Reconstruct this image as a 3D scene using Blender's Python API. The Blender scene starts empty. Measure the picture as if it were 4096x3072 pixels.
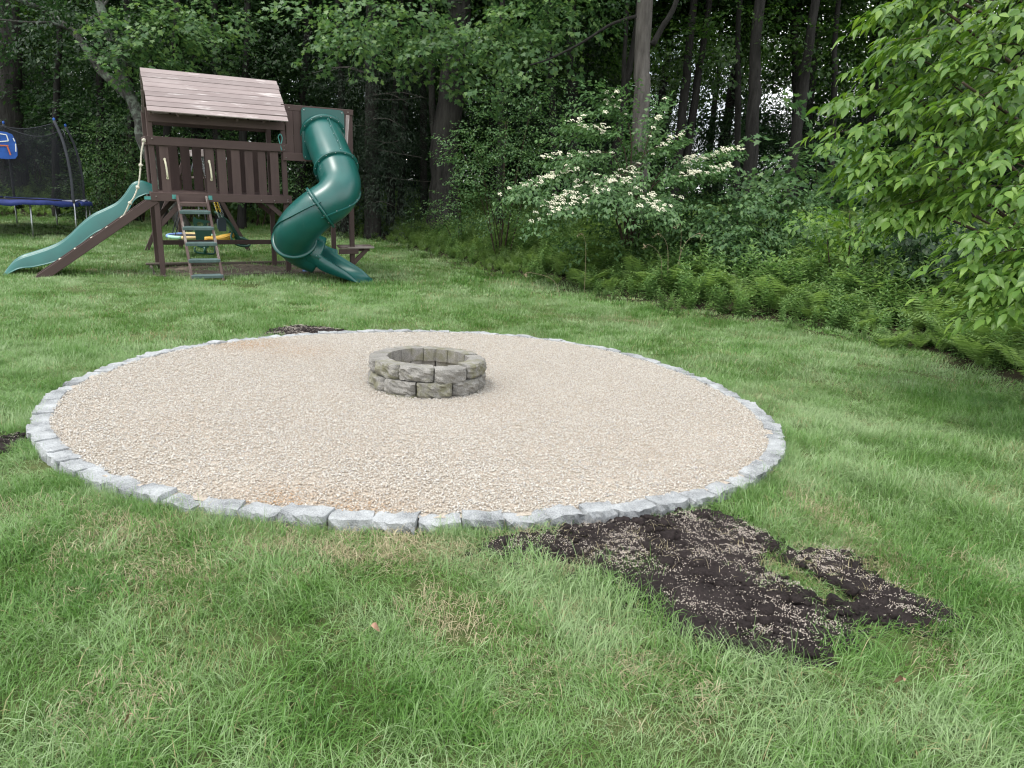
import bpy, math, random
import numpy as np
from mathutils import Vector, Matrix

random.seed(7)
RNG = np.random.default_rng(7)
scene = bpy.context.scene
COL = scene.collection

# ------------------------------------------------------------------ camera, sky, sun, exposure
CAM_H, F_PX, PITCH, ROLL = 1.55, 2841.0, math.radians(13.7959), math.radians(3.115)
FW = np.array([0, math.cos(PITCH), -math.sin(PITCH)])
UP0 = np.array([0, math.sin(PITCH), math.cos(PITCH)])
RT0 = np.array([1.0, 0, 0])
RT = math.cos(ROLL) * RT0 + math.sin(ROLL) * UP0
UPV = -math.sin(ROLL) * RT0 + math.cos(ROLL) * UP0
cam_d = bpy.data.cameras.new("camera")
cam = bpy.data.objects.new("camera", cam_d)
COL.objects.link(cam)
cam_d.sensor_width = 36.0
cam_d.lens = 36.0 * F_PX / 4096.0
cam_d.clip_start, cam_d.clip_end = 0.05, 2000.0
M = Matrix.Identity(4)
for i in range(3):
    M[i][0], M[i][1], M[i][2] = RT[i], UPV[i], -FW[i]
M[2][3] = CAM_H
cam.matrix_world = M
scene.camera = cam

SUN_EL, SUN_AZ = math.radians(62), math.radians(238)     # compass azimuth from +Y: high on the left, a little behind the camera
world = bpy.data.worlds.new("World")
scene.world = world
world.use_nodes = True
wt = world.node_tree
wt.nodes.clear()
wo = wt.nodes.new("ShaderNodeOutputWorld")
wb = wt.nodes.new("ShaderNodeBackground")
wb.inputs["Strength"].default_value = 0.15
sky = wt.nodes.new("ShaderNodeTexSky")
sky.sky_type = "NISHITA"
sky.sun_disc = False
sky.sun_elevation = SUN_EL
sky.sun_rotation = SUN_AZ
sky.air_density, sky.dust_density, sky.ozone_density = 1.0, 1.5, 1.0
# broken white cloud over most of the sky
wtc = wt.nodes.new("ShaderNodeTexCoord")
wn = wt.nodes.new("ShaderNodeTexNoise")
wn.inputs["Scale"].default_value = 2.2
wn.inputs["Detail"].default_value = 6
wr = wt.nodes.new("ShaderNodeValToRGB")
wr.color_ramp.elements[0].position, wr.color_ramp.elements[0].color = 0.36, (0.3, 0.3, 0.3, 1)
wr.color_ramp.elements[1].position, wr.color_ramp.elements[1].color = 0.52, (1, 1, 1, 1)
wm = wt.nodes.new("ShaderNodeMix")
wm.data_type = "RGBA"
wm.inputs[7].default_value = (9.0, 9.2, 9.4, 1)
wt.links.new(wtc.outputs["Generated"], wn.inputs["Vector"])
wt.links.new(wn.outputs["Fac"], wr.inputs["Fac"])
wt.links.new(wr.outputs["Color"], wm.inputs["Factor"])
wt.links.new(sky.outputs["Color"], wm.inputs[6])
wt.links.new(wm.outputs[2], wb.inputs["Color"])
wt.links.new(wb.outputs["Background"], wo.inputs["Surface"])

sun_d = bpy.data.lights.new("sun", "SUN")
sun_d.energy, sun_d.angle, sun_d.color = 1.5, math.radians(14), (1.0, 0.96, 0.9)
sun = bpy.data.objects.new("sun", sun_d)
COL.objects.link(sun)
sd = Vector((math.sin(SUN_AZ) * math.cos(SUN_EL), math.cos(SUN_AZ) * math.cos(SUN_EL), math.sin(SUN_EL)))
sun.rotation_euler = sd.to_track_quat("Z", "Y").to_euler()

vs = scene.view_settings
vs.view_transform, vs.look, vs.gamma, vs.use_curve_mapping = "Standard", "None", 1.0, False
vs.exposure = 0.6
scene.render.film_transparent = False
scene.cycles.filter_width = 1.2
scene.cycles.max_bounces = 8
scene.cycles.diffuse_bounces = 4
scene.cycles.glossy_bounces = 3
scene.cycles.transmission_bounces = 4
scene.cycles.transparent_max_bounces = 12


# ------------------------------------------------------------------ picture -> place
def ray(px, py):
    return (px - 2048.0) * RT - (py - 1536.0) * UPV + F_PX * FW


def at(px, py, Y):
    """the point of the sight line through photograph pixel (px,py) that lies Y metres ahead"""
    d = ray(px, py)
    return np.array([0, 0, CAM_H]) + d * (Y / d[1])


def rise(y):
    t = (np.asarray(y, float) - 13.2) / 1.2
    return 0.05 * 1.2 * np.where(t > 20, t, np.log1p(np.exp(np.minimum(t, 20))))


def hit(px, py, fn):
    d = ray(px, py)
    lo, hi = 1.0, 70.0
    for _ in range(40):
        m = (lo + hi) / 2
        p = np.array([0, 0, CAM_H]) + d * (m / d[1])
        if p[2] > fn(p[0], p[1]):
            lo = m
        else:
            hi = m
    return np.array([0, 0, CAM_H]) + d * (lo / d[1])


EDGE_PX = [(-700, 880), (-200, 868), (300, 872), (700, 885), (1000, 900), (1350, 935), (1560, 985), (1650, 1018), (1750, 1050),
           (1900, 1090), (2200, 1152), (2500, 1215), (2800, 1275), (3100, 1308), (3400, 1360), (3650, 1430),
           (3850, 1500), (4000, 1560), (4150, 1640), (4500, 1800)]
EDGE = np.array([hit(px, py, lambda x, y: rise(y))[:2] for px, py in EDGE_PX])
EDGE = np.vstack([EDGE, [6.4, 2.0], [7.0, -6.0]])
WOODS_POLY = np.vstack([[-60, EDGE[0, 1]], EDGE, [200, -6], [200, 200], [-200, 200], [-200, EDGE[0, 1]]])


def inside(poly, x, y):
    x, y = np.broadcast_arrays(np.asarray(x, float), np.asarray(y, float))
    c = np.zeros(x.shape, bool)
    n = len(poly)
    for i in range(n):
        x1, y1 = poly[i]
        x2, y2 = poly[(i + 1) % n]
        cond = ((y1 > y) != (y2 > y))
        with np.errstate(divide="ignore", invalid="ignore"):
            xi = (x2 - x1) * (y - y1) / (y2 - y1 + 1e-12) + x1
        c ^= cond & (x < xi)
    return c


def dist_line(pts, x, y, close=False):
    x, y = np.asarray(x, float), np.asarray(y, float)
    d = np.full(x.shape, 1e9)
    n = len(pts)
    for i in range(n if close else n - 1):
        a, b = pts[i], pts[(i + 1) % n]
        ab = b - a
        t = np.clip(((x - a[0]) * ab[0] + (y - a[1]) * ab[1]) / (ab @ ab + 1e-12), 0, 1)
        d = np.minimum(d, np.hypot(x - a[0] - t * ab[0], y - a[1] - t * ab[1]))
    return d


EDGE_EXT = np.vstack([[-60, EDGE[0, 1]], EDGE])


def woods_dist(x, y):
    """metres beyond the lawn's edge (negative on the lawn)"""
    return dist_line(EDGE_EXT, x, y) * np.where(inside(WOODS_POLY, x, y), 1, -1)


def gz(x, y):
    wd = np.clip(woods_dist(x, y), 0, None)
    bank = 0.15 * np.minimum(wd, 5) + 0.05 * np.clip(wd - 5, 0, 9) + 0.02 * np.clip(wd - 14, 0, 60)
    return rise(np.minimum(y, 45)) - 0.02 + bank


def gz1(x, y):
    return float(gz(np.array([x]), np.array([y]))[0])


# ring geometry, in metres on the lawn
RING_C = np.array([-0.707, 5.932])
_th = np.radians([-142, -151, -163, -177, 169, 154, 137, 119, 98, 77, 58, 35, 18, 2, -12, -24, -34, -45, -55, -64, -74, -82, -89, -98, -107, -116, -124, -133])
_rr = 0.957 * np.array([2.9, 2.88, 2.83, 2.81, 2.82, 2.88, 2.72, 2.68, 2.8, 2.9, 2.89, 2.76, 2.73, 2.8, 2.85, 2.9, 2.88, 2.85, 2.85, 2.77, 2.74, 2.77, 2.76, 2.75, 2.74, 2.76, 2.85, 2.9])
_A = np.column_stack([np.ones_like(_th)] + [f(k * _th) for k in (1, 2, 3, 4) for f in (np.cos, np.sin)])
_co = np.linalg.lstsq(_A.T @ _A + 0.3 * np.eye(9), _A.T @ _rr, rcond=None)[0]
_co[0] += np.mean(_rr - _A @ _co)


def ring_r(th):
    th = np.asarray(th, float)
    return sum(c * b for c, b in zip(_co, [np.ones_like(th)] + [f(k * th) for k in (1, 2, 3, 4) for f in (np.cos, np.sin)]))


S = 4096 / 2212.0


def flat_poly(pts, s=S):
    return np.array([hit(a * s, b * s, lambda x, y: rise(y) - 0.02)[:2] for a, b in pts])


SOIL_MAIN = flat_poly([(1010, 1195), (1050, 1165), (1170, 1148), (1290, 1130), (1400, 1118), (1520, 1098), (1590, 1122), (1640, 1150), (1695, 1180),
                       (1720, 1192), (1790, 1185), (1835, 1190), (1868, 1200), (1880, 1240), (1935, 1272), (1990, 1290), (2050, 1318), (2095, 1345), (2118, 1368), (2060, 1388), (1965, 1368),
                       (1890, 1360), (1850, 1408), (1780, 1432), (1720, 1455), (1640, 1458), (1580, 1432), (1495, 1415), (1450, 1368), (1400, 1330), (1320, 1300),
                       (1275, 1262), (1195, 1236), (1090, 1226)])
GRASS_ISLAND = flat_poly([(1630, 1222), (1660, 1205), (1700, 1228), (1760, 1255), (1850, 1298), (1845, 1318), (1780, 1312), (1710, 1268), (1650, 1250)])
SOIL_FAR = flat_poly([(552, 730), (590, 714), (640, 706), (700, 710), (760, 720), (740, 730), (640, 735)])
SOIL_LEFT = flat_poly([(-60, 950), (0, 944), (50, 936), (66, 945), (64, 960), (30, 972), (-60, 990)])
SOILS = [SOIL_MAIN, SOIL_FAR, SOIL_LEFT]

# ------------------------------------------------------------------ materials
def nt(name):
    m = bpy.data.materials.new(name)
    m.use_nodes = True
    t = m.node_tree
    t.nodes.clear()
    out = t.nodes.new("ShaderNodeOutputMaterial")
    return m, t, out


def N(t, typ, **kw):
    n = t.nodes.new("ShaderNode" + typ)
    for k, v in kw.items():
        if k.startswith("i_"):
            n.inputs[k[2:].replace("_", " ")].default_value = v
        else:
            setattr(n, k, v)
    return n


def ramp(t, fac, stops):
    r = t.nodes.new("ShaderNodeValToRGB")
    e = r.color_ramp.elements
    while len(e) < len(stops):
        e.new(0.5)
    for el, (p, c) in zip(e, stops):
        el.position = p
        el.color = (*c, 1)
    t.links.new(fac, r.inputs["Fac"])
    return r.outputs["Color"]


def noise(t, scale, detail=4, coord="Object", rough=0.5, vec=None, stretch=None):
    n = N(t, "TexNoise")
    n.inputs["Scale"].default_value = scale
    n.inputs["Detail"].default_value = detail
    n.inputs["Roughness"].default_value = rough
    if vec is None:
        if coord == "World":
            vec = N(t, "NewGeometry").outputs["Position"]
        else:
            vec = N(t, "TexCoord").outputs[coord]
    if stretch:
        mp = N(t, "Mapping")
        mp.inputs["Scale"].default_value = stretch
        t.links.new(vec, mp.inputs["Vector"])
        vec = mp.outputs["Vector"]
    t.links.new(vec, n.inputs["Vector"])
    return n.outputs["Fac"]


def mixc(t, fac, a, b, mode="MIX"):
    m = N(t, "Mix", data_type="RGBA", blend_type=mode)
    for sock, v in ((m.inputs[0], fac), (m.inputs[6], a), (m.inputs[7], b)):
        if hasattr(v, "links"):
            t.links.new(v, sock)
        elif isinstance(v, (int, float)):
            sock.default_value = v
        else:
            sock.default_value = (*v, 1)
    return m.outputs[2]


def math_(t, op, a, b=0.0):
    m = N(t, "Math", operation=op)
    for s, v in ((m.inputs[0], a), (m.inputs[1], b)):
        if hasattr(v, "links"):
            t.links.new(v, s)
        else:
            s.default_value = v
    return m.outputs[0]


def princ(t, out, col, rough=0.6, spec=0.4, bump=None, bstr=0.3, bdist=0.01, coat=0.0, metal=0.0):
    p = N(t, "BsdfPrincipled")
    if hasattr(col, "links"):
        t.links.new(col, p.inputs["Base Color"])
    else:
        p.inputs["Base Color"].default_value = (*col, 1)
    if hasattr(rough, "links"):
        t.links.new(rough, p.inputs["Roughness"])
    else:
        p.inputs["Roughness"].default_value = rough
    p.inputs["Specular IOR Level"].default_value = spec
    p.inputs["Coat Weight"].default_value = coat
    p.inputs["Metallic"].default_value = metal
    if bump is not None:
        b = N(t, "Bump")
        b.inputs["Strength"].default_value = bstr
        b.inputs["Distance"].default_value = bdist
        t.links.new(bump, b.inputs["Height"])
        t.links.new(b.outputs["Normal"], p.inputs["Normal"])
    t.links.new(p.outputs["BSDF"], out.inputs["Surface"])
    return p


def leaf_mat(name, dark, mid, light, trans=0.35, rough=0.45, spec=0.35, patch=0.25, tcol=None):
    m, t, out = nt(name)
    rnd = N(t, "NewGeometry").outputs["Random Per Island"]
    big = noise(t, 0.6, 2, "World")
    f = math_(t, "ADD", math_(t, "MULTIPLY", rnd, 1 - patch), math_(t, "MULTIPLY", big, patch))
    c = ramp(t, f, [(0.1, dark), (0.5, mid), (0.92, light)])
    p = princ(t, out, c, rough, spec)
    tr = N(t, "BsdfTranslucent")
    hs = N(t, "HueSaturation")
    hs.inputs["Saturation"].default_value = 1.15
    hs.inputs["Hue"].default_value = 0.49
    hs.inputs["Value"].default_value = 1.35
    t.links.new(c, hs.inputs["Color"])
    t.links.new(hs.outputs["Color"], tr.inputs["Color"])
    mx = N(t, "MixShader")
    mx.inputs[0].default_value = trans
    t.links.new(p.outputs["BSDF"], mx.inputs[1])
    t.links.new(tr.outputs["BSDF"], mx.inputs[2])
    t.links.new(mx.outputs[0], out.inputs["Surface"])
    return m


def grass_mat(name):
    m, t, out = nt(name)
    geo = N(t, "NewGeometry")
    rnd = geo.outputs["Random Per Island"]
    inst = N(t, "ObjectInfo").outputs["Random"]
    n1 = noise(t, 0.55, 3, "World")
    n2 = noise(t, 2.3, 3, "World")
    f = math_(t, "ADD", math_(t, "MULTIPLY", n1, 0.5), math_(t, "ADD", math_(t, "MULTIPLY", n2, 0.4), math_(t, "ADD", math_(t, "MULTIPLY", rnd, 0.16), math_(t, "MULTIPLY", inst, 0.12))))
    c = ramp(t, f, [(0.36, (0.050, 0.150, 0.017)), (0.52, (0.130, 0.275, 0.048)), (0.70, (0.33, 0.45, 0.22))])
    # dry, straw-coloured blades here and there, more where the lawn is thin
    n3 = noise(t, 1.1, 4, "World", vec=None)
    thin = N(t, "MapRange")
    thin.inputs[1].default_value, thin.inputs[2].default_value = 0.54, 0.72
    thin.inputs[3].default_value, thin.inputs[4].default_value = 0.02, 0.26
    t.links.new(n3, thin.inputs[0])
    dry = math_(t, "LESS_THAN", math_(t, "FRACT", math_(t, "MULTIPLY", rnd, 37.7)), thin.outputs[0])
    straw = mixc(t, inst, (0.42, 0.36, 0.19), (0.30, 0.29, 0.12))
    c = mixc(t, dry, c, straw)
    p = princ(t, out, c, 0.38, 0.5)
    tr = N(t, "BsdfTranslucent")
    t.links.new(c, tr.inputs["Color"])
    mx = N(t, "MixShader")
    mx.inputs[0].default_value = 0.3
    t.links.new(p.outputs["BSDF"], mx.inputs[1])
    t.links.new(tr.outputs["BSDF"], mx.inputs[2])
    t.links.new(mx.outputs[0], out.inputs["Surface"])
    return m


def bark_mat(name, dark, light, lichen=None, scale=9.0):
    m, t, out = nt(name)
    n = noise(t, scale, 8, "Object", 0.65, stretch=(1, 1, 0.18))
    v = noise(t, scale * 3.5, 4, "Object", 0.6, stretch=(1, 1, 0.12))
    c = ramp(t, n, [(0.3, dark), (0.68, light)])
    if lichen:
        l = noise(t, 3.0, 6, "Object", 0.7)
        lm = ramp(t, l, [(0.5, (0, 0, 0)), (0.6, (1, 1, 1))])
        c = mixc(t, lm, c, lichen)
    princ(t, out, c, 0.9, 0.2, math_(t, "ADD", n, math_(t, "MULTIPLY", v, 0.6)), 1.0, 0.05)
    return m


def wood_mat(name, a, b, worn, amount=0.72, rough=0.7, spec=0.25):
    m, t, out = nt(name)
    oi = N(t, "ObjectInfo").outputs["Random"]
    sh = N(t, "VectorMath", operation="ADD")
    sc_ = N(t, "VectorMath", operation="SCALE")
    sc_.inputs[0].default_value = (37.0, 91.0, 53.0)
    t.links.new(oi, sc_.inputs["Scale"])
    t.links.new(N(t, "TexCoord").outputs["Object"], sh.inputs[0])
    t.links.new(sc_.outputs[0], sh.inputs[1])
    ov = sh.outputs[0]
    g = noise(t, 14, 6, "Object", 0.6, vec=ov, stretch=(0.12, 1, 1))
    big = noise(t, 1.7, 3, "World")
    c = ramp(t, math_(t, "ADD", math_(t, "MULTIPLY", g, 0.6), math_(t, "MULTIPLY", big, 0.4)), [(0.3, a), (0.7, b)])
    w = noise(t, 22, 7, "Object", 0.7, vec=ov, stretch=(0.12, 1, 1))
    wl = noise(t, 1.6, 3, "Object", 0.5, vec=ov)
    wf = math_(t, "ADD", math_(t, "MULTIPLY", w, 0.55), math_(t, "MULTIPLY", wl, 0.45))
    wm_ = ramp(t, wf, [(amount - 0.05, (0, 0, 0)), (amount, (1, 1, 1))])
    c = mixc(t, wm_, c, worn)
    hs = N(t, "HueSaturation")
    mr = N(t, "MapRange")
    mr.inputs[3].default_value, mr.inputs[4].default_value = 0.86, 1.14
    t.links.new(oi, mr.inputs[0])
    t.links.new(mr.outputs[0], hs.inputs["Value"])
    t.links.new(c, hs.inputs["Color"])
    princ(t, out, hs.outputs["Color"], rough, spec, g, 0.25, 0.004)
    return m


def plastic_mat(name, col, rough=0.32, scuff=(0.3, 0.42, 0.38), spec=0.5, var=0.12, coat=0.35):
    m, t, out = nt(name)
    n = noise(t, 3.0, 4, "Object")
    c = ramp(t, n, [(0.3, tuple(x * (1 - var) for x in col)), (0.7, tuple(x * (1 + var) for x in col))])
    s = noise(t, 9, 8, "Object", 0.75, stretch=(1, 1, 0.35))
    sm = ramp(t, s, [(0.66, (0, 0, 0)), (0.74, (0.7, 0.7, 0.7))])
    c = mixc(t, sm, c, tuple(0.55 * x + 0.25 * y for x, y in zip(col, scuff)))
    rg = N(t, "MapRange")
    rg.inputs[3].default_value, rg.inputs[4].default_value = rough - 0.06, rough + 0.16
    t.links.new(s, rg.inputs[0])
    pb = princ(t, out, c, rg.outputs[0], spec, noise(t, 60, 2, "Object"), 0.03, 0.002, coat=coat)
    pb.inputs["Coat Roughness"].default_value = 0.33
    return m


def simple_mat(name, col, rough=0.6, spec=0.4, metal=0.0, nscale=8.0, var=0.2):
    m, t, out = nt(name)
    n = noise(t, nscale, 5, "Object", 0.6)
    c = ramp(t, n, [(0.3, tuple(x * (1 - var) for x in col)), (0.7, tuple(min(1, x * (1 + var)) for x in col))])
    princ(t, out, c, rough, spec, n, 0.15, 0.004, metal=metal)
    return m


def stone_mat(name, stops, moss=None, fine=150, speck=0.5):
    m, t, out = nt(name)
    n = noise(t, 6, 6, "World", 0.6)
    sp = noise(t, fine, 3, "World", 0.7)
    f = math_(t, "ADD", math_(t, "MULTIPLY", n, 1 - speck), math_(t, "MULTIPLY", sp, speck))
    c = ramp(t, f, stops)
    if moss:
        mo = noise(t, 11, 6, "World", 0.7)
        oi = N(t, "ObjectInfo").outputs["Random"]
        mf = ramp(t, math_(t, "ADD", mo, math_(t, "MULTIPLY", oi, 0.22)), [(0.62, (0, 0, 0)), (0.80, (0.7, 0.7, 0.7))])
        c = mixc(t, mf, c, moss)
    princ(t, out, c, 0.88, 0.25, math_(t, "ADD", noise(t, 45, 6, "World", 0.7), sp), 0.7, 0.008)
    return m


def ground_mat():
    m, t, out = nt("ground_soil_and_thatch")
    at_ = N(t, "Attribute", attribute_name="woods")
    n1 = noise(t, 1.3, 5, "World", 0.6)
    n2 = noise(t, 25, 5, "World", 0.7)
    f = math_(t, "ADD", math_(t, "MULTIPLY", n1, 0.45), math_(t, "MULTIPLY", n2, 0.55))
    lawn = ramp(t, f, [(0.35, (0.045, 0.07, 0.02)), (0.55, (0.10, 0.125, 0.045)), (0.72, (0.22, 0.19, 0.10))])  # lawn colour: soil and thatch, with shaded gaps between blades painted in
    floor = ramp(t, f, [(0.35, (0.018, 0.014, 0.01)), (0.55, (0.045, 0.034, 0.024)), (0.72, (0.085, 0.065, 0.045))])
    c = mixc(t, at_.outputs["Fac"], lawn, floor)
    princ(t, out, c, 0.95, 0.15, n2, 0.8, 0.03)
    return m


def gravel_mat(name, per_pebble=True):
    m, t, out = nt(name)
    if per_pebble:
        r = N(t, "ObjectInfo").outputs["Random"]
        c = ramp(t, r, [(0.0, (0.37, 0.325, 0.27)), (0.25, (0.47, 0.42, 0.355)), (0.5, (0.535, 0.495, 0.435)), (0.8, (0.60, 0.575, 0.53)), (1.0, (0.38, 0.365, 0.35))])
        st = N(t, "Attribute", attribute_name="stain", attribute_type="INSTANCER")
        c = mixc(t, st.outputs["Fac"], c, (0.42, 0.26, 0.13))
        princ(t, out, c, 0.75, 0.3)
    else:
        n = noise(t, 90, 3, "World", 0.7)
        c = ramp(t, n, [(0.3, (0.30, 0.25, 0.20)), (0.6, (0.52, 0.46, 0.39))])
        princ(t, out, c, 0.9, 0.2, n, 0.8, 0.01)
    return m


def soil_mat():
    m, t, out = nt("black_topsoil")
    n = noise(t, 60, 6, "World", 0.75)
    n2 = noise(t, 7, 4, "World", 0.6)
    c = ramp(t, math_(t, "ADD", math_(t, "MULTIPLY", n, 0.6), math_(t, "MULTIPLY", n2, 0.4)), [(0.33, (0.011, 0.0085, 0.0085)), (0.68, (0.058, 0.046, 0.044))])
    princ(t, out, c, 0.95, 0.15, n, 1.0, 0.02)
    return m


def net_mat():
    m, t, out = nt("black_netting")
    c = ramp(t, noise(t, 5, 3, "World"), [(0.3, (0.012, 0.013, 0.016)), (0.7, (0.03, 0.032, 0.036))])
    p = princ(t, out, c, 0.8, 0.2)
    tr = N(t, "BsdfTransparent")
    mx = N(t, "MixShader")
    mx.inputs[0].default_value = 0.55
    t.links.new(p.outputs["BSDF"], mx.inputs[1])
    t.links.new(tr.outputs["BSDF"], mx.inputs[2])
    t.links.new(mx.outputs[0], out.inputs["Surface"])
    return m


MAT = {
    "grass": grass_mat("grass_blades"),
    "ground": ground_mat(),
    "straw": leaf_mat("dry_straw", (0.30, 0.26, 0.15), (0.42, 0.37, 0.23), (0.54, 0.48, 0.32), 0.2),
    "gravel_bed": gravel_mat("gravel_bed_fines", False),
    "pebble": gravel_mat("pea_gravel"),
    "granite": stone_mat("split_granite", [(0.34, (0.12, 0.127, 0.133)), (0.47, (0.30, 0.312, 0.318)), (0.62, (0.49, 0.505, 0.512))]),
    "block": stone_mat("concrete_block", [(0.3, (0.11, 0.105, 0.095)), (0.5, (0.25, 0.24, 0.22)), (0.7, (0.42, 0.40, 0.37))], moss=(0.16, 0.155, 0.08), fine=110, speck=0.6),
    "soil": soil_mat(),
    "wood": wood_mat("brown_stained_wood", (0.070, 0.047, 0.043), (0.104, 0.071, 0.064), (0.20, 0.15, 0.125), 0.80),
    "roof": wood_mat("faded_roof_boards", (0.25, 0.20, 0.192), (0.345, 0.29, 0.28), (0.48, 0.43, 0.415), 0.61),
    "ladder": wood_mat("worn_ladder_wood", (0.10, 0.068, 0.06), (0.15, 0.105, 0.095), (0.36, 0.31, 0.28), 0.56),
    "old_wood": wood_mat("weathered_timber", (0.07, 0.06, 0.048), (0.15, 0.13, 0.11), (0.25, 0.23, 0.2), 0.68, 0.9, 0.15),
    "green": plastic_mat("green_slide_plastic", (0.006, 0.092, 0.080), 0.28),
    "wave": plastic_mat("faded_green_slide_plastic", (0.014, 0.128, 0.112), 0.34),
    "dgreen": plastic_mat("dark_green_plastic", (0.006, 0.07, 0.045), 0.4),
    "tread": simple_mat("grey_green_tread", (0.10, 0.15, 0.145), 0.55),
    "yellow": plastic_mat("yellow_plastic", (0.75, 0.45, 0.06), 0.45, (0.6, 0.5, 0.3)),
    "navy": plastic_mat("navy_plastic", (0.02, 0.045, 0.07), 0.45),
    "rope": simple_mat("white_rope", (0.62, 0.58, 0.48), 0.9, 0.1, nscale=40),
    "grip": simple_mat("cream_grip", (0.75, 0.70, 0.52), 0.45),
    "chain": simple_mat("galvanised_steel", (0.45, 0.47, 0.48), 0.4, 0.5, 0.9),
    "yellow_chain": simple_mat("yellow_coated_chain", (0.75, 0.55, 0.05), 0.5),
    "bolt": simple_mat("bolt_steel", (0.22, 0.19, 0.17), 0.5, 0.5, 0.7),
    "teal": simple_mat("teal_bracket_paint", (0.08, 0.30, 0.27), 0.5),
    "net": net_mat(),
    "foam": simple_mat("black_foam_sleeve", (0.055, 0.058, 0.068), 0.85),
    "blue": simple_mat("blue_vinyl", (0.032, 0.05, 0.20), 0.55, 0.4),
    "bright_blue": simple_mat("bright_blue_fabric", (0.022, 0.095, 0.38), 0.7),
    "pale": simple_mat("pale_vinyl", (0.45, 0.46, 0.58), 0.6),
    "black_mat": simple_mat("black_mesh_mat", (0.03, 0.028, 0.028), 0.8),
    "sail_blue": simple_mat("blue_fabric_rim", (0.22, 0.36, 0.72), 0.8),
    "sail_green": simple_mat("mint_fabric_rim", (0.42, 0.72, 0.55), 0.8),
    "sail_yellow": simple_mat("cream_yellow_fabric_rim", (0.80, 0.62, 0.30), 0.8),
    "white": simple_mat("white_paint", (0.78, 0.78, 0.76), 0.6),
    "orange": simple_mat("orange_strap", (0.55, 0.14, 0.05), 0.6),
    "sand": simple_mat("grey_brown_sand", (0.17, 0.14, 0.11), 0.95, 0.1, nscale=14, var=0.45),
    "pellet": simple_mat("seed_mulch_pellet", (0.52, 0.46, 0.40), 0.85, 0.15, nscale=60, var=0.25),
    "bark_dark": bark_mat("dark_bark", (0.011, 0.010, 0.009), (0.034, 0.032, 0.029)),
    "bark_big": bark_mat("rough_brown_bark", (0.013, 0.012, 0.011), (0.054, 0.051, 0.046), None, 7),
    "bark_grey": bark_mat("grey_bark", (0.055, 0.049, 0.044), (0.15, 0.137, 0.125), None, 8),
    "bark_lichen": bark_mat("lichen_bark", (0.03, 0.029, 0.026), (0.115, 0.112, 0.10), (0.19, 0.22, 0.18)),
    "stem": simple_mat("brown_stem", (0.06, 0.045, 0.032), 0.85, 0.15),
    "dead": simple_mat("dry_straw_stem", (0.32, 0.25, 0.17), 0.9, 0.1),
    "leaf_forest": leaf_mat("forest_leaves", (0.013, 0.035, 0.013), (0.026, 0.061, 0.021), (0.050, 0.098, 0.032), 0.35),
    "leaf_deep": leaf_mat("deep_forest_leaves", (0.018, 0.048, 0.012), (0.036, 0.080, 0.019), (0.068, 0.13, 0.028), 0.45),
    "leaf_maple": leaf_mat("maple_leaves", (0.06, 0.13, 0.05), (0.105, 0.20, 0.075), (0.19, 0.30, 0.095), 0.38),
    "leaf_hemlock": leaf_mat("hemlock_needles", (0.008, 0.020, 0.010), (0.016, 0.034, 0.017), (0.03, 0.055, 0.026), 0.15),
    "leaf_shrub": leaf_mat("shrub_leaves", (0.048, 0.105, 0.04), (0.08, 0.16, 0.06), (0.15, 0.25, 0.085), 0.3),
    "leaf_dogwood": leaf_mat("dogwood_leaves", (0.05, 0.11, 0.042), (0.088, 0.175, 0.062), (0.145, 0.25, 0.09), 0.3),
    "leaf_big": leaf_mat("large_bright_leaves", (0.05, 0.12, 0.022), (0.11, 0.215, 0.042), (0.23, 0.36, 0.075), 0.38, 0.4, 0.4),
    "leaf_fern": leaf_mat("fern_fronds", (0.12, 0.20, 0.058), (0.205, 0.32, 0.10), (0.29, 0.42, 0.15), 0.5),
    "leaf_weed": leaf_mat("weed_leaves", (0.10, 0.195, 0.062), (0.18, 0.305, 0.105), (0.28, 0.41, 0.15), 0.45),
    "flower": simple_mat("cream_blossom", (0.82, 0.79, 0.62), 0.8, 0.15, nscale=60, var=0.15),
    "dry_leaf": simple_mat("dry_brown_leaf", (0.38, 0.22, 0.15), 0.8),
}

# ------------------------------------------------------------------ mesh helpers
def link(o, parent=None):
    COL.objects.link(o)
    if parent is not None:
        o.parent = parent
    return o


def mesh_tri(name, V, T, mat, smooth=False):
    me = bpy.data.meshes.new(name)
    V = np.asarray(V, np.float32)
    T = np.asarray(T, np.int32)
    me.vertices.add(len(V))
    me.vertices.foreach_set("co", V.ravel())
    me.loops.add(T.size)
    me.loops.foreach_set("vertex_index", T.ravel())
    me.polygons.add(len(T))
    me.polygons.foreach_set("loop_start", np.arange(0, T.size, 3, dtype=np.int32))
    me.polygons.foreach_set("loop_total", np.full(len(T), 3, np.int32))
    if smooth:
        me.polygons.foreach_set("use_smooth", np.ones(len(T), bool))
    me.update(calc_edges=True)
    me.validate()
    me.materials.append(mat)
    return me


def mesh_py(name, V, Fc, mat, smooth=False):
    me = bpy.data.meshes.new(name)
    me.from_pydata([tuple(map(float, v)) for v in V], [], [tuple(int(i) for i in f) for f in Fc])
    me.update()
    if smooth:
        me.polygons.foreach_set("use_smooth", np.ones(len(me.polygons), bool))
    me.materials.append(mat)
    return me


def obj(name, me, parent=None, loc=None, rot=None, scl=None):
    o = bpy.data.objects.new(name, me)
    link(o, parent)
    if loc is not None:
        o.location = tuple(map(float, loc))
    if rot is not None:
        o.rotation_euler = rot
    if scl is not None:
        o.scale = (scl,) * 3 if isinstance(scl, (int, float)) else scl
    return o


def thing(name, label, cat, loc=(0, 0, 0), rot=(0, 0, 0), group=None):
    o = bpy.data.objects.new(name, None)
    o.empty_display_size = 0.2
    link(o)
    o.location = tuple(map(float, loc))
    o.rotation_euler = rot
    o["label"], o["category"] = label, cat
    if group:
        o["group"] = group
    return o


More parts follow.
